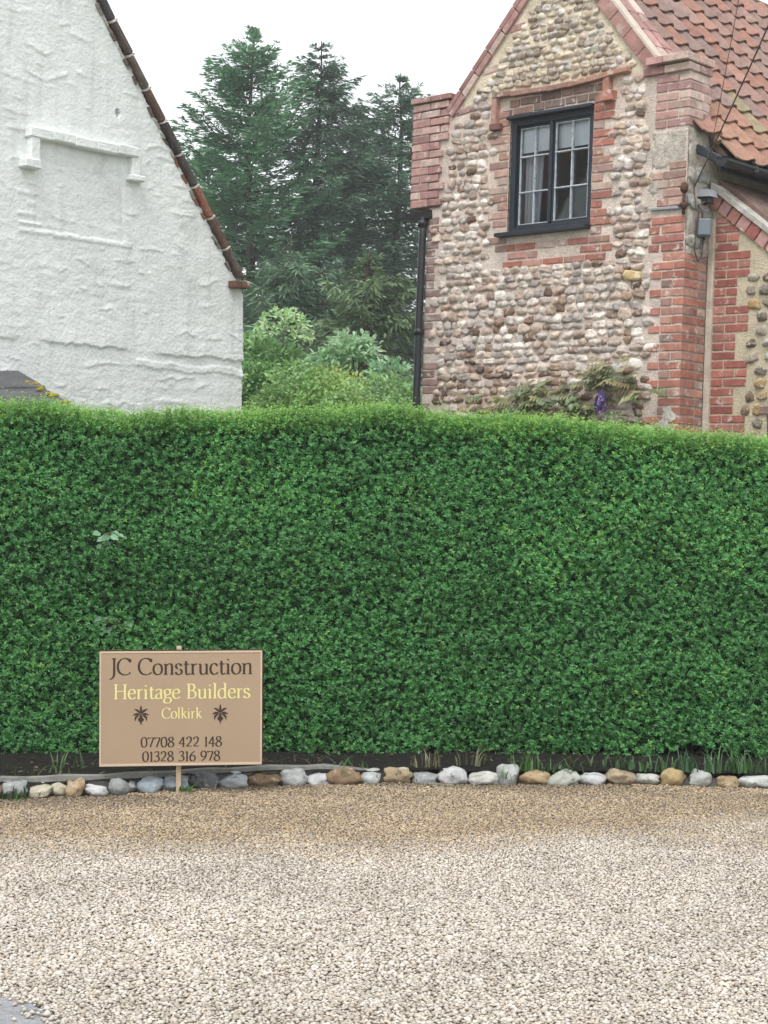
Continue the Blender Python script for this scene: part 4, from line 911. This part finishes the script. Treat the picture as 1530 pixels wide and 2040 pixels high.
def hedge():
    Hd = empty('clipped_hedge', loc=(0, 10, 0)); tag(Hd, 'long clipped dark green hedge with lime new growth along its top', 'hedge')
    off = np.array((0, 10, 0.))
    # dark inner body of twigs
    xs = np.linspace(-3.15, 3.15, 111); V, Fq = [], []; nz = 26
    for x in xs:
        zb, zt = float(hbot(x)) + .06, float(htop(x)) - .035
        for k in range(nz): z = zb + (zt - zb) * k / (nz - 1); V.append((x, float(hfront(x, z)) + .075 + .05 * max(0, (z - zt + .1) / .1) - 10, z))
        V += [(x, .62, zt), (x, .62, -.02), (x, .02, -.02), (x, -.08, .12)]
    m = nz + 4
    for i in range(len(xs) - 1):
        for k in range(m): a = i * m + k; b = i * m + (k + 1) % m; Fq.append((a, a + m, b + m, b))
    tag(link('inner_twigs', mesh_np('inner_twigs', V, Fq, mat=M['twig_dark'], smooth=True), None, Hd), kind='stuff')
    for k in range(26):
        x = -2.6 + 5.2 * (k + random.random()) / 26; y = float(hfront(x, .2)) - 10 + .10 + random.uniform(0, .2); z1 = float(hbot(x)) + .3
        link('stem', tube_mesh('stem', [(x, y, .02), (x + random.uniform(-.04, .04), y, .12), (x + random.uniform(-.08, .08), y + .02, z1)], [.014, .011, .009], M['bark'], 5), None, Hd)
    # shoots bearing pairs of small leaves
    ns = 60000; x = rng.uniform(-2.5, 2.5, ns); m_ = np.arange(ns) > ns - 5500; x = np.where(m_, np.sign(x) * rng.uniform(2.5, 3.15, ns), x); zt = htop(x); zb = hbot(x); z = zb + (zt - zb) * rng.random(ns); dep = rng.uniform(-.015, .11, ns) ; y = hfront(x, z) + dep
    B1 = np.stack([x, y, z], 1); d1 = np.stack([rng.normal(0, .55, ns), -.55 + rng.normal(0, .3, ns), .42 + rng.normal(0, .5, ns)], 1)
    nt = 15000; x = rng.uniform(-2.5, 2.5, nt); m_ = np.arange(nt) > nt - 1500; x = np.where(m_, np.sign(x) * rng.uniform(2.5, 3.15, nt), x); z = htop(x) - rng.uniform(0, .12, nt); y = hfront(x, z) + rng.random(nt) ** 2.2 * .95 + .01
    B2 = np.stack([x, y, z], 1); d2 = np.stack([rng.normal(0, .35, nt), -.25 + rng.normal(0, .3, nt), .9 + rng.normal(0, .25, nt)], 1)
    B = np.concatenate([B1, B2]); d = nrm(np.concatenate([d1, d2])); n = len(B); istop = np.arange(n) >= ns
    hgt = np.clip((B[:, 2] - (htop(B[:, 0]) - .16 - .05 * fbm(B[:, 0] * 5, B[:, 1], 0, 66))) / .14, 0, 1)
    young = np.where(istop, hgt * rng.uniform(.5, 1, n), .75 * hgt * rng.random(n)); patchy = fbm(B[:, 0] * 2.1, B[:, 2] * 2.6, 0, 65)
    young = np.maximum(young, (rng.random(n) < .05 + .2 * (patchy > .62)) * .35)
    sl = np.where(istop, rng.uniform(.03, .085, n), rng.uniform(.022, .045, n)) * np.where(istop & (rng.random(n) < .05), rng.uniform(1.6, 2.8, n), 1)
    old = np.array((.098, .300, .098)); new = np.array((.30, .52, .10)); up = np.array((0., -.25, 1.))
    u = nrm(np.cross(d, up + rng.normal(0, .2, (n, 3)))); w = np.cross(d, u); P, D, N, C, L = [], [], [], [], []
    for k in range(3):
        f = (k + .4) / 3; a = (k * pi / 2 * .9 + rng.uniform(-.4, .4, n))[:, None]; s_ = u * np.cos(a) + w * np.sin(a)
        for sg in (-1, 1):
            P.append(B + d * (sl * f)[:, None]); D.append(d * .55 + s_ * sg + rng.normal(0, .15, (n, 3))); N.append(d * 1.0 + rng.normal(0, .25, (n, 3)) + (0, -.2, .3))
            yy = np.clip(young + .12 * (k - 1), 0, 1)[:, None]
            C.append((old * (1 - yy) + new * yy) * rng.uniform(.70, 1.38, (n, 1)) * (.80 + .5 * patchy)[:, None]); L.append(rng.uniform(.0165, .027, n) * (1 - .15 * k) * (1 - .25 * hgt))
    P, D, N, C, L = (np.concatenate(v) for v in (P, D, N, C, L)); L = L * np.where(np.abs(P[:, 0]) > 2.55, 1.5, 1); V, Q = leaf_tris(P - off, D, N, L, L * .62, .25)
    tag(link('foliage', mesh_np('foliage', V, Q, np.repeat(np.clip(C, .005, .6), 4, 0), M['leaf']), None, Hd), kind='stuff')
hedge()

def sprig(px, py, Y, n, size, tone, label, seed):
    random.seed(seed); c = at_depth(px, py, Y); s = empty('bramble_sprig', loc=tuple(c)); tag(s, label, 'plant')
    main = [(.03, .16, -.10), (.02, .05, -.05), (0, -.015, .0), (-.02, -.04, .02), (-.05, -.06, .0)]
    link('stem', tube_mesh('stem', main, [.004, .0035, .003, .0025, .002], M['twig'], 5), None, s)
    for k in range(n):
        t = k / (n - 1); a = Vector(main[1]).lerp(Vector(main[4]), t) + Vector((0, -.01, .012)); d = Vector((random.uniform(-1, 1), -.35, random.uniform(-.5, .45))).normalized(); b = a + d * random.uniform(.03, .065)
        lf = link('leaf_stalk', tube_mesh('leaf_stalk', [a, a.lerp(b, .5) + Vector((0, 0, .006)), b], .0012, M['twig'], 4), None, s)
        d2 = np.array([d.x, d.y * .6, d.z * .5 - random.uniform(.15, .6)]); L = np.array([size * random.uniform(.6, 1.2)])
        V, Q = leaf_quads(np.array([tuple(b)]), d2[None], np.array([[random.gauss(0, .45), -.6, random.uniform(.3, 1)]]), L, L * .7, .2); cc = np.array((.19, .34, .21)) * tone * random.uniform(.6, 1.3)
        link('leaf', mesh_np('leaf', V, Q, np.tile(cc, (6, 1)), M['leaf']), None, s)
sprig(228, 1068, 9.42, 13, .055, 1.05, 'pale large-leaved sprig growing out of the hedge face well above the sign', 3)
sprig(236, 1238, 9.46, 8, .042, .62, 'few broad dull green leaves in the hedge just above the sign board', 5)
random.seed(77)

# ------------------------------------------------------------------ kerb strip and cobble edging
def kerb():
    xs = np.linspace(-3, 3, 61); V, Fq = [], []
    for i, x in enumerate(xs):
        e = float(edge_y(x)) + .085; h = .092 if x < -.3 else .092 - .05 * min(1, (x + .3) / .6); j = .004 * sin(i * 1.9)
        V += [(x, e, -.02), (x, e - .002, h + j), (x, e + .055, h + j), (x, e + .06, -.02)]
    for i in range(60):
        for k in range(3): a = i * 4 + k; Fq.append((a, a + 4, a + 5, a + 1))
    tag(link('concrete_kerb', mesh_np('concrete_kerb', V, Fq, mat=M['concrete'])), 'thin grey concrete strip behind the row of cobbles', 'kerb', kind='structure')
kerb()
G_, WHT, BRN, TAN, DRK, CRM = (.24, .25, .245), (.48, .48, .45), (.19, .125, .07), (.31, .225, .13), (.13, .14, .14), (.38, .345, .26)
ST = [(0, 51, 1560, 1592, G_, 'grey cobble at the left end'), (54, 104, 1570, 1591, CRM, 'cream cobble'), (103, 140, 1564, 1588, CRM, 'small cream and tan cobble'), (134, 168, 1560, 1589, TAN, 'round tan cobble'), (171, 217, 1568, 1587, WHT, 'low white flint'), (219, 254, 1556, 1585, G_, 'grey and white mottled cobble'), (253, 273, 1558, 1581, G_, None),
      (273, 322, 1556, 1582, (.24, .27, .30), 'blue grey cobble'), (324, 373, 1550, 1579, (.20, .22, .24), 'dark grey cobble behind the post'), (374, 432, 1541, 1572, DRK, 'large dark grey cobble'), (432, 492, 1547, 1571, (.34, .36, .38), 'long light grey cobble'), (496, 560, 1546, 1568, BRN, 'flat brown cobble'),
      (560, 610, 1535, 1566, (.36, .375, .37), 'tall grey white cobble'), (610, 655, 1546, 1566, WHT, 'white flint'), (657, 716, 1534, 1566, BRN, 'large brown sandstone cobble'), (716, 759, 1540, 1564, (.34, .35, .34), None), (764, 818, 1531, 1563, (.29, .225, .14), 'tall brown sandstone cobble'), (819, 871, 1545, 1565, G_, 'squared grey cobble'),
      (873, 930, 1537, 1566, WHT, 'lumpy white flint'), (931, 989, 1543, 1566, (.38, .38, .35), None), (989, 1035, 1529, 1566, (.33, .345, .33), 'tall grey flint'), (1040, 1096, 1539, 1566, TAN, 'tan and cream cobble'), (1098, 1151, 1539, 1567, (.34, .35, .31), 'mossy grey cobble'), (1153, 1208, 1545, 1567, (.42, .43, .45), 'mottled black and white flint'),
      (1208, 1264, 1536, 1567, (.30, .235, .16), 'peaked brown cobble'), (1264, 1314, 1545, 1568, (.38, .38, .34), 'smooth pale cobble'), (1315, 1362, 1536, 1568, (.35, .26, .13), 'yellow sandstone cobble'), (1374, 1421, 1539, 1568, (.36, .37, .35), 'mottled grey cobble among grass'), (1428, 1470, 1548, 1571, (.29, .21, .12), 'small brown cobble'), (1473, 1545, 1547, 1573, (.36, .37, .35), 'long grey cobble at the right end'),
      (1548, 1600, 1550, 1577, TAN, None), (-52, -2, 1566, 1597, BRN, None), (1604, 1660, 1550, 1579, G_, None), (1664, 1715, 1556, 1581, WHT, None), (-110, -56, 1570, 1601, G_, None), (-165, -114, 1576, 1606, CRM, None)]
edging = empty('cobble_edging', loc=(0, 8.9, 0)); tag(edging, 'row of mixed cobbles and flints edging the hedge bed along the gravel', 'stone edging')
EDGE_ST = [mesh_bm('cobble', blob(k + 40, 3, .26 if k % 3 else .36), mat('cobble%d' % k, src='obj', var=.22, vscale=18, rough=.75, bump=.5, bscale=50, splotch=[((.56, .55, .50), .57, (16, 30, 11)[k % 3], .6), ((.05, .05, .045), .58, 22, .7), ((.10, .11, .05), .62, 7, .5)]), True) for k in range(8)]
ST = [(a, b, t, bt, [min(.46, q * 1.15 + .012) for q in c], lab) for a, b, t, bt, c, lab in ST]
for i, (a, b, t, bt, c, lab) in enumerate(ST):
    p = on_ground((a + b) / 2, bt - 1); sc_ = p.y / F; w = (b - a) * sc_ * 1.0; h = (bt - t) * sc_; ct = at_depth((a + b) / 2, (t + bt) / 2, p.y + .035)
    o = link('cobble', EDGE_ST[i % 8], None, edging, (ct.x, p.y + .04 - 8.9, h / 2 - .002), (random.uniform(-.3, .3), random.uniform(-.16, .16), random.choice((0, pi)) + random.uniform(-.25, .1)), (w * 1.12, .12, h * 1.22), c)
    if lab: o['label'] = lab

# ------------------------------------------------------------------ grass tufts and bed plants
def tuft(px, py, Y, n, h, spread, col, label, seed, lean=.5, name='grass_tuft', group='grass tufts along the cobble edging'):
    r = np.random.default_rng(seed); c = at_depth(px, py, Y); z0 = max(.0, min(c.z, .10)); o = empty(name, loc=(c.x, c.y, z0)); tag(o, label, 'grass tuft', group)
    V, Fq, C = [], [], []
    for k in range(n):
        a = r.uniform(0, 2 * pi); bx, by = r.normal(0, spread, 2) * (1, .4); hh = h * r.uniform(.5, 1.15); ln = lean * hh * r.uniform(.2, 1.2); wd = r.uniform(.004, .008); sx, sy = -sin(a) * wd, cos(a) * wd; b = len(V); cc = np.array(col) * r.uniform(.65, 1.35)
        for t in (0, .35, .7, 1):
            w = (1 - t ** 1.5) + .05; px_, py_ = bx + cos(a) * ln * t ** 2, by + sin(a) * ln * t ** 2; zz = hh * (t - .22 * t ** 3); V += [(px_ - sx * w, py_ - sy * w, zz), (px_ + sx * w, py_ + sy * w, zz)]; C += [cc, cc]
        for q in range(3): Fq.append((b + 2 * q, b + 2 * q + 1, b + 2 * q + 3, b + 2 * q + 2))
    tag(link('blades', mesh_np('blades', V, Fq, C, M['leaf']), None, o), kind='stuff')
tuft(1045, 1535, 9.15, 34, .13, .06, (.09, .20, .06), 'green grass tuft behind the tall grey flint and the tan cobble', 1)
tuft(1245, 1532, 9.22, 26, .10, .07, (.07, .16, .055), 'low grass tuft behind the peaked brown cobble', 2)
tuft(1385, 1538, 9.15, 30, .17, .06, (.08, .18, .08), 'tall grass clump behind the yellow sandstone cobble', 3, .7)
tuft(1460, 1540, 9.15, 34, .18, .05, (.09, .20, .07), 'tall grass clump behind the small brown cobble', 4, .5)
tuft(850, 1528, 9.15, 16, .13, .05, (.22, .20, .12), 'dry straw coloured tuft behind the tall brown cobble', 5)
tuft(1005, 1552, 9.05, 5, .10, .02, (.16, .24, .10), 'few thin blades beside the tall grey flint', 6)
tuft(20, 1595, 8.46, 30, .09, .07, (.06, .14, .04), 'grass growing over the gravel at the left end cobble', 7)
tuft(135, 1535, 8.95, 16, .14, .05, (.08, .15, .06), 'thin grass under the hedge left of the sign', 8, .9)
tuft(60, 1552, 8.75, 22, .10, .09, (.10, .14, .05), 'flattened grass behind the cream cobble', 9, 1.2)
tuft(372, 1577, 8.66, 12, .04, .03, (.07, .18, .04), 'small green weed at the foot of the sign post', 10, .8)
tuft(940, 1525, 9.2, 14, .12, .05, (.15, .16, .09), 'wispy grass behind the lumpy white flint', 11, .9)
tuft(1180, 1530, 9.25, 14, .09, .06, (.10, .15, .07), 'thin grass under the hedge behind the mottled flint', 12, .9)
tuft(640, 1530, 9.2, 12, .07, .08, (.17, .14, .09), 'dead stalks under the hedge behind the white flint', 13, 1.3)
tuft(700, 1532, 9.15, 16, .08, .06, (.09, .16, .06), 'short grass behind the large brown sandstone cobble', 14, .9)
tuft(1115, 1538, 9.15, 20, .10, .06, (.09, .18, .06), 'grass blades behind the mossy grey cobble', 15, .8)
tuft(1310, 1538, 9.15, 22, .12, .06, (.10, .20, .07), 'grass tuft behind the smooth pale cobble', 16, .7)
tuft(1510, 1540, 9.15, 22, .11, .05, (.10, .18, .07), 'grass tuft behind the long grey cobble at the right end', 17, .8)
tuft(500, 1545, 9.0, 14, .05, .07, (.16, .14, .08), 'dry low stalks behind the flat brown cobble', 18, 1.2)
def litter():
    r = np.random.default_rng(8); n = 420; x = r.uniform(-2.6, 2.6, n); y = edge_y(x) + r.uniform(.12, .75, n); P = np.stack([x, y, .085 + .03 * r.random(n)], 1)
    V, Q = leaf_quads(P, np.stack([r.normal(0, 1, n), r.normal(0, 1, n), r.normal(0, .25, n)], 1), np.tile((0, 0, 1.), (n, 1)), r.uniform(.02, .04, n), r.uniform(.01, .02, n)); C = np.array([(.16, .11, .06), (.10, .07, .045), (.22, .17, .11), (.06, .09, .03)])[r.integers(0, 4, n)]
    n2 = 45; x2 = r.uniform(-2, 2, n2); y2 = r.uniform(5.2, 8.7, n2); P2 = np.stack([x2, y2, np.full(n2, .012)], 1); V2, Q2 = leaf_quads(P2, np.stack([r.normal(0, 1, n2), r.normal(0, 1, n2), r.normal(0, .15, n2)], 1), np.tile((0, 0, 1.), (n2, 1)), r.uniform(.015, .03, n2), r.uniform(.008, .015, n2)); Q = np.concatenate([Q, Q2 + len(V)]); V = np.concatenate([V, V2]); C = np.concatenate([C, np.array([(.20, .14, .07), (.13, .15, .05), (.26, .20, .12)])[r.integers(0, 3, n2)]])
    tag(link('leaf_litter', mesh_np('leaf_litter', V, Q, np.repeat(C, 6, 0), M['leaf'])), 'dead leaves scattered on the soil under the hedge and on the gravel', 'leaf litter', kind='stuff')
litter()

# ------------------------------------------------------------------ the sign
def bez(path, n=10):
    t = path.split(); out = []; i = 0; cur = None
    while i < len(t):
        c = t[i]
        if c in 'ML': cur = np.array([float(t[i + 1]), float(t[i + 2])]); out.append(cur); i += 3
        elif c == 'C':
            q = np.array([float(v) for v in t[i + 1:i + 7]]).reshape(3, 2)
            for k in range(1, n + 1): u = k / n; out.append((1 - u) ** 3 * cur + 3 * u * (1 - u) ** 2 * q[0] + 3 * u * u * (1 - u) * q[1] + u ** 3 * q[2])
            cur = q[2]; i += 7
    return np.array(out)
GL = {  # advance, strokes, serifs (x, y, half length)
 'J': (34, ['M 22 70 L 22 8 C 22 -8 14 -18 0 -21'], [(20, 70, 10)]),
 'C': (70, ['M 63 57 C 56 68 48 71 39 71 C 18 71 5 56 5 35 C 5 14 18 -1 40 -1 C 50 -1 58 2 65 10', 'M 63 69 L 63 54'], []),
 'H': (78, ['M 15 0 L 15 70', 'M 63 0 L 63 70', 'M 15 37 L 63 37'], [(15, 0, 10), (15, 70, 10), (63, 0, 10), (63, 70, 10)]),
 'B': (60, ['M 15 0 L 15 70', 'M 12 70 L 30 70 C 50 70 52 40 28 38 L 15 38', 'M 28 38 C 60 38 60 0 28 0 L 12 0'], [(12, 0, 8), (12, 70, 8)]),
 'o': (50, ['M 25 46 C 11 46 5 35 5 22 C 5 9 12 -1 25 -1 C 38 -1 45 9 45 22 C 45 36 39 46 25 46'], []),
 'n': (56, ['M 13 0 L 13 45', 'M 13 34 C 19 43 26 46 32 46 C 41 46 43 39 43 31 L 43 0'], [(13, 0, 8), (43, 0, 8), (8, 44, 5)]),
 's': (39, ['M 32 36 C 29 44 23 46 18 46 C 10 46 6 41 6 35 C 6 21 34 26 34 11 C 34 3 27 -1 19 -1 C 12 -1 7 3 4 10'], []),
 't': (34, ['M 15 58 L 15 12 C 15 3 19 -1 24 -1 C 28 -1 31 1 33 4', 'M 4 44 L 31 44'], []),
 'r': (38, ['M 13 0 L 13 45', 'M 13 32 C 17 41 24 47 34 43'], [(13, 0, 9), (8, 44, 5)]),
 'u': (55, ['M 12 44 L 12 14 C 12 3 17 -1 23 -1 C 31 -1 38 4 41 10', 'M 42 44 L 42 0'], [(8, 44, 5), (38, 44, 5), (45, 0, 5)]),
 'c': (43, ['M 38 36 C 34 44 29 46 24 46 C 12 46 5 36 5 22 C 5 8 13 -1 24 -1 C 31 -1 36 2 40 8'], []),
 'i': (27, ['M 13 0 L 13 45', 'M 12 60 L 14 66'], [(13, 0, 9), (8, 44, 5)]),
 'e': (45, ['M 7 25 L 39 25 C 39 39 33 46 24 46 C 12 46 5 36 5 22 C 5 8 13 -1 25 -1 C 32 -1 37 2 41 8'], []),
 'a': (45, ['M 8 37 C 11 44 17 46 22 46 C 30 46 34 42 34 34 L 34 8 C 34 1 38 -1 43 2', 'M 34 27 C 20 25 6 21 6 10 C 6 3 11 -1 17 -1 C 24 -1 31 4 34 9'], []),
 'g': (47, ['M 22 46 C 12 46 7 39 7 31 C 7 23 12 17 22 17 C 32 17 37 23 37 31 C 37 39 32 46 22 46', 'M 33 43 L 46 45', 'M 14 18 C 6 12 8 6 18 5 C 34 4 42 1 42 -9 C 42 -19 32 -23 21 -23 C 11 -23 4 -19 4 -12 C 4 -6 9 -1 16 3'], []),
 'l': (27, ['M 13 0 L 13 74'], [(13, 0, 9), (8, 73, 5)]),
 'd': (55, ['M 41 74 L 41 0', 'M 41 34 C 37 43 31 46 26 46 C 12 46 5 35 5 21 C 5 8 11 -1 22 -1 C 30 -1 37 4 41 10'], [(36, 73, 5), (45, 0, 5)]),
 'k': (50, ['M 13 0 L 13 74', 'M 13 20 L 37 43', 'M 22 27 L 42 1'], [(13, 0, 8), (8, 73, 5), (37, 44, 7), (44, 0, 7)]),
 '0': (50, ['M 25 67 C 12 67 6 52 6 33 C 6 14 12 -1 25 -1 C 38 -1 44 14 44 33 C 44 52 38 67 25 67'], []),
 '1': (32, ['M 17 0 L 17 66', 'M 8 59 L 17 66'], [(17, 0, 8)]),
 '2': (50, ['M 8 50 C 10 61 16 67 24 67 C 34 67 40 60 40 50 C 40 34 22 20 7 3', 'M 7 3 L 44 3'], []),
 '3': (47, ['M 9 58 C 13 64 18 67 24 67 C 33 67 37 61 37 53 C 37 43 29 37 18 36 C 32 36 41 29 41 18 C 41 6 31 -1 20 -1 C 14 -1 8 2 5 6'], []),
 '4': (50, ['M 34 0 L 34 67', 'M 34 67 L 4 20', 'M 4 20 L 46 20'], [(34, 0, 7)]),
 '6': (50, ['M 41 66 C 20 58 7 40 7 21 C 7 8 14 -1 26 -1 C 37 -1 43 8 43 19 C 43 31 36 39 27 39 C 19 39 12 34 8 27'], []),
 '7': (46, ['M 5 63 L 43 63', 'M 43 63 L 18 -1', 'M 5 66 L 5 56'], []),
 '8': (50, ['M 25 36 C 12 42 10 48 10 53 C 10 61 16 67 25 67 C 34 67 40 61 40 53 C 40 44 33 40 25 36 C 12 29 6 24 6 16 C 6 6 14 -1 25 -1 C 36 -1 44 6 44 16 C 44 26 37 31 25 36'], []),
 '9': (50, ['M 9 0 C 30 8 43 26 43 45 C 43 58 36 67 24 67 C 13 67 7 58 7 47 C 7 35 14 27 23 27 C 31 27 38 32 42 39'], []),
}
PXM = .82 / 1150     # metres per zoomed pixel of the sign drawing
def lettering(text, xl, xr, base, cap, m, parent, weight=1.0, capu=70):
    bm = bmesh.new(); total = sum(GL[c][0] if c != ' ' else 30 for c in text); sc_y = cap / capu * PXM; sx = (xr - xl) * PXM / total; x = (xl - 753) * PXM; z = (536 - base) * PXM; cnt = 0
    A, B_ = 4.6 * weight, 1.7 * weight; e1 = np.array((cos(.2), sin(.2))); e2 = np.array((-sin(.2), cos(.2)))
    def stroke(p):
        nonlocal cnt
        t = np.gradient(p, axis=0); t = nrm(t); nn = np.stack([-t[:, 1], t[:, 0]], 1); h = np.sqrt((A * nn @ e1) ** 2 + (B_ * nn @ e2) ** 2)[:, None]
        y = -.0006 - .00004 * (cnt % 12); cnt += 1
        L, R = p + nn * h, p - nn * h
        vl = [bm.verts.new((x + q[0] * sx, y, z + q[1] * sc_y)) for q in L]; vr = [bm.verts.new((x + q[0] * sx, y, z + q[1] * sc_y)) for q in R]
        for k in range(len(p) - 1): bm.faces.new((vl[k], vl[k + 1], vr[k + 1], vr[k]))
    for c in text:
        if c == ' ': x += 30 * sx; continue
        adv, st, se = GL[c]
        for s in st:
            p = bez(s)
            if len(p) == 2: p = np.array([p[0] + (p[1] - p[0]) * u for u in np.linspace(0, 1, 5)])
            stroke(p)
        for sx_, sy_, hl in se: stroke(np.array([(sx_ - hl, sy_), (sx_, sy_), (sx_ + hl, sy_)], float))
        x += adv * sx
    me = bpy.data.meshes.new('lettering'); bm.to_mesh(me); bm.free(); me.materials.append(m); o = link('lettering', me, None, parent); return o
def motif(cx, cy, m, parent):
    bm = bmesh.new(); k = 0
    def petal(a, l, w, ox=0, oy=0, curl=0):
        nonlocal k
        n = 8; y = -.0006 - .00004 * (k % 10); k += 1; lft, rgt = [], []
        for i in range(n + 1):
            t = i / n; aa = a + curl * t; px_, py_ = ox + l * t * sin(aa), oy + l * t * cos(aa); hw_ = w * sin(pi * (t * .9 + .08)) ; lft.append((px_ - cos(aa) * hw_, py_ + sin(aa) * hw_)); rgt.append((px_ + cos(aa) * hw_, py_ - sin(aa) * hw_))
        vs_ = [[bm.verts.new(((cx - 753 + q[0]) * PXM, y, (536 - cy + q[1]) * PXM)) for q in s] for s in (lft, rgt)]
        for i in range(n): bm.faces.new((vs_[0][i], vs_[0][i + 1], vs_[1][i + 1], vs_[1][i]))
    petal(0, 58, 8, 0, 6)
    for s_ in (-1, 1): petal(s_ * .42, 56, 8, s_ * 4, 2, s_ * .5); petal(s_ * .95, 52, 8, s_ * 7, -6, s_ * .7); petal(s_ * 1.35, 46, 9, s_ * 14, -14, s_ * 1.2)
    petal(0, 34, 9, 0, -32); petal(pi, 40, 21, 0, -20); petal(pi, 20, 5, 0, -56)
    me = bpy.data.meshes.new('palmette'); bm.to_mesh(me); bm.free(); me.materials.append(m); link('palmette', me, None, parent)
def sign():
    c = at_depth(361, 1411, 8.66); s = empty('site_sign', Matrix.Translation((c.x, c.y, c.z)) @ Matrix.Rotation(rad(-.55), 4, 'Y') @ Matrix.Rotation(rad(7), 4, 'Z')); tag(s, 'tan builders sign board on a thin wooden post in front of the hedge', 'sign')
    link('board', box_mesh('board', (0, .006, 0), (.82, .011, .58), M['board'], .001), None, s)
    link('board_back', box_mesh('board_back', (.004, .018, .002), (.826, .012, .588), M['board_back'], .001), None, s)
    for x, z, w, h in ((0, .286, .82, .010), (0, -.285, .82, .012), (-.4055, 0, .009, .562), (.4055, 0, .009, .562)): link('edge_strip', box_mesh('edge_strip', (x, .0, z), (w, .004, h), M['board_edge'], .0008), None, s)
    zb = -float(c.z)
    link('post', box_mesh('post', (-.012, .041, (zb - .15 + .313) / 2), (.026, .032, .313 - zb + .15), M['post'], .003, jit=.001), None, s)
    for z in (.2, -.2): link('screw', tube_mesh('screw', [(-.012, .001, z), (-.012, -.0015, z)], .004, M['board_edge'], 8), None, s)
    for txt, xl, xr, base, cap, ink, wgt, cu in (('JC Construction', 248, 1262, 293, 113, 'ink_brown', 1.15, 70), ('Heritage Builders', 273, 1244, 465, 101, 'ink_yellow', 1.15, 70), ('Colkirk', 615, 900, 606, 72, 'ink_yellow', 1.15, 70), ('07708 422 148', 467, 1044, 809, 68, 'ink_brown', 1.2, 66), ('01328 316 978', 478, 1032, 911, 68, 'ink_brown', 1.2, 66)):
        total = sum(GL[c][0] if c != ' ' else 30 for c in txt); k = (xr - xl) / total; x = xl
        for word in txt.split(' '):
            wl = sum(GL[c][0] for c in word) * k; tag(lettering(word, x, x + wl, base, cap, M[ink], s, wgt, cu), kind='stuff'); x += wl + 30 * k
    motif(469, 575, M['ink_brown'], s); motif(1030, 572, M['ink_brown'], s)
sign()
print('TRIS', sum(len(o.data.loops) - 2 * len(o.data.polygons) for o in bpy.data.objects if o.type == 'MESH'), nl, 'objects', len(bpy.data.objects))
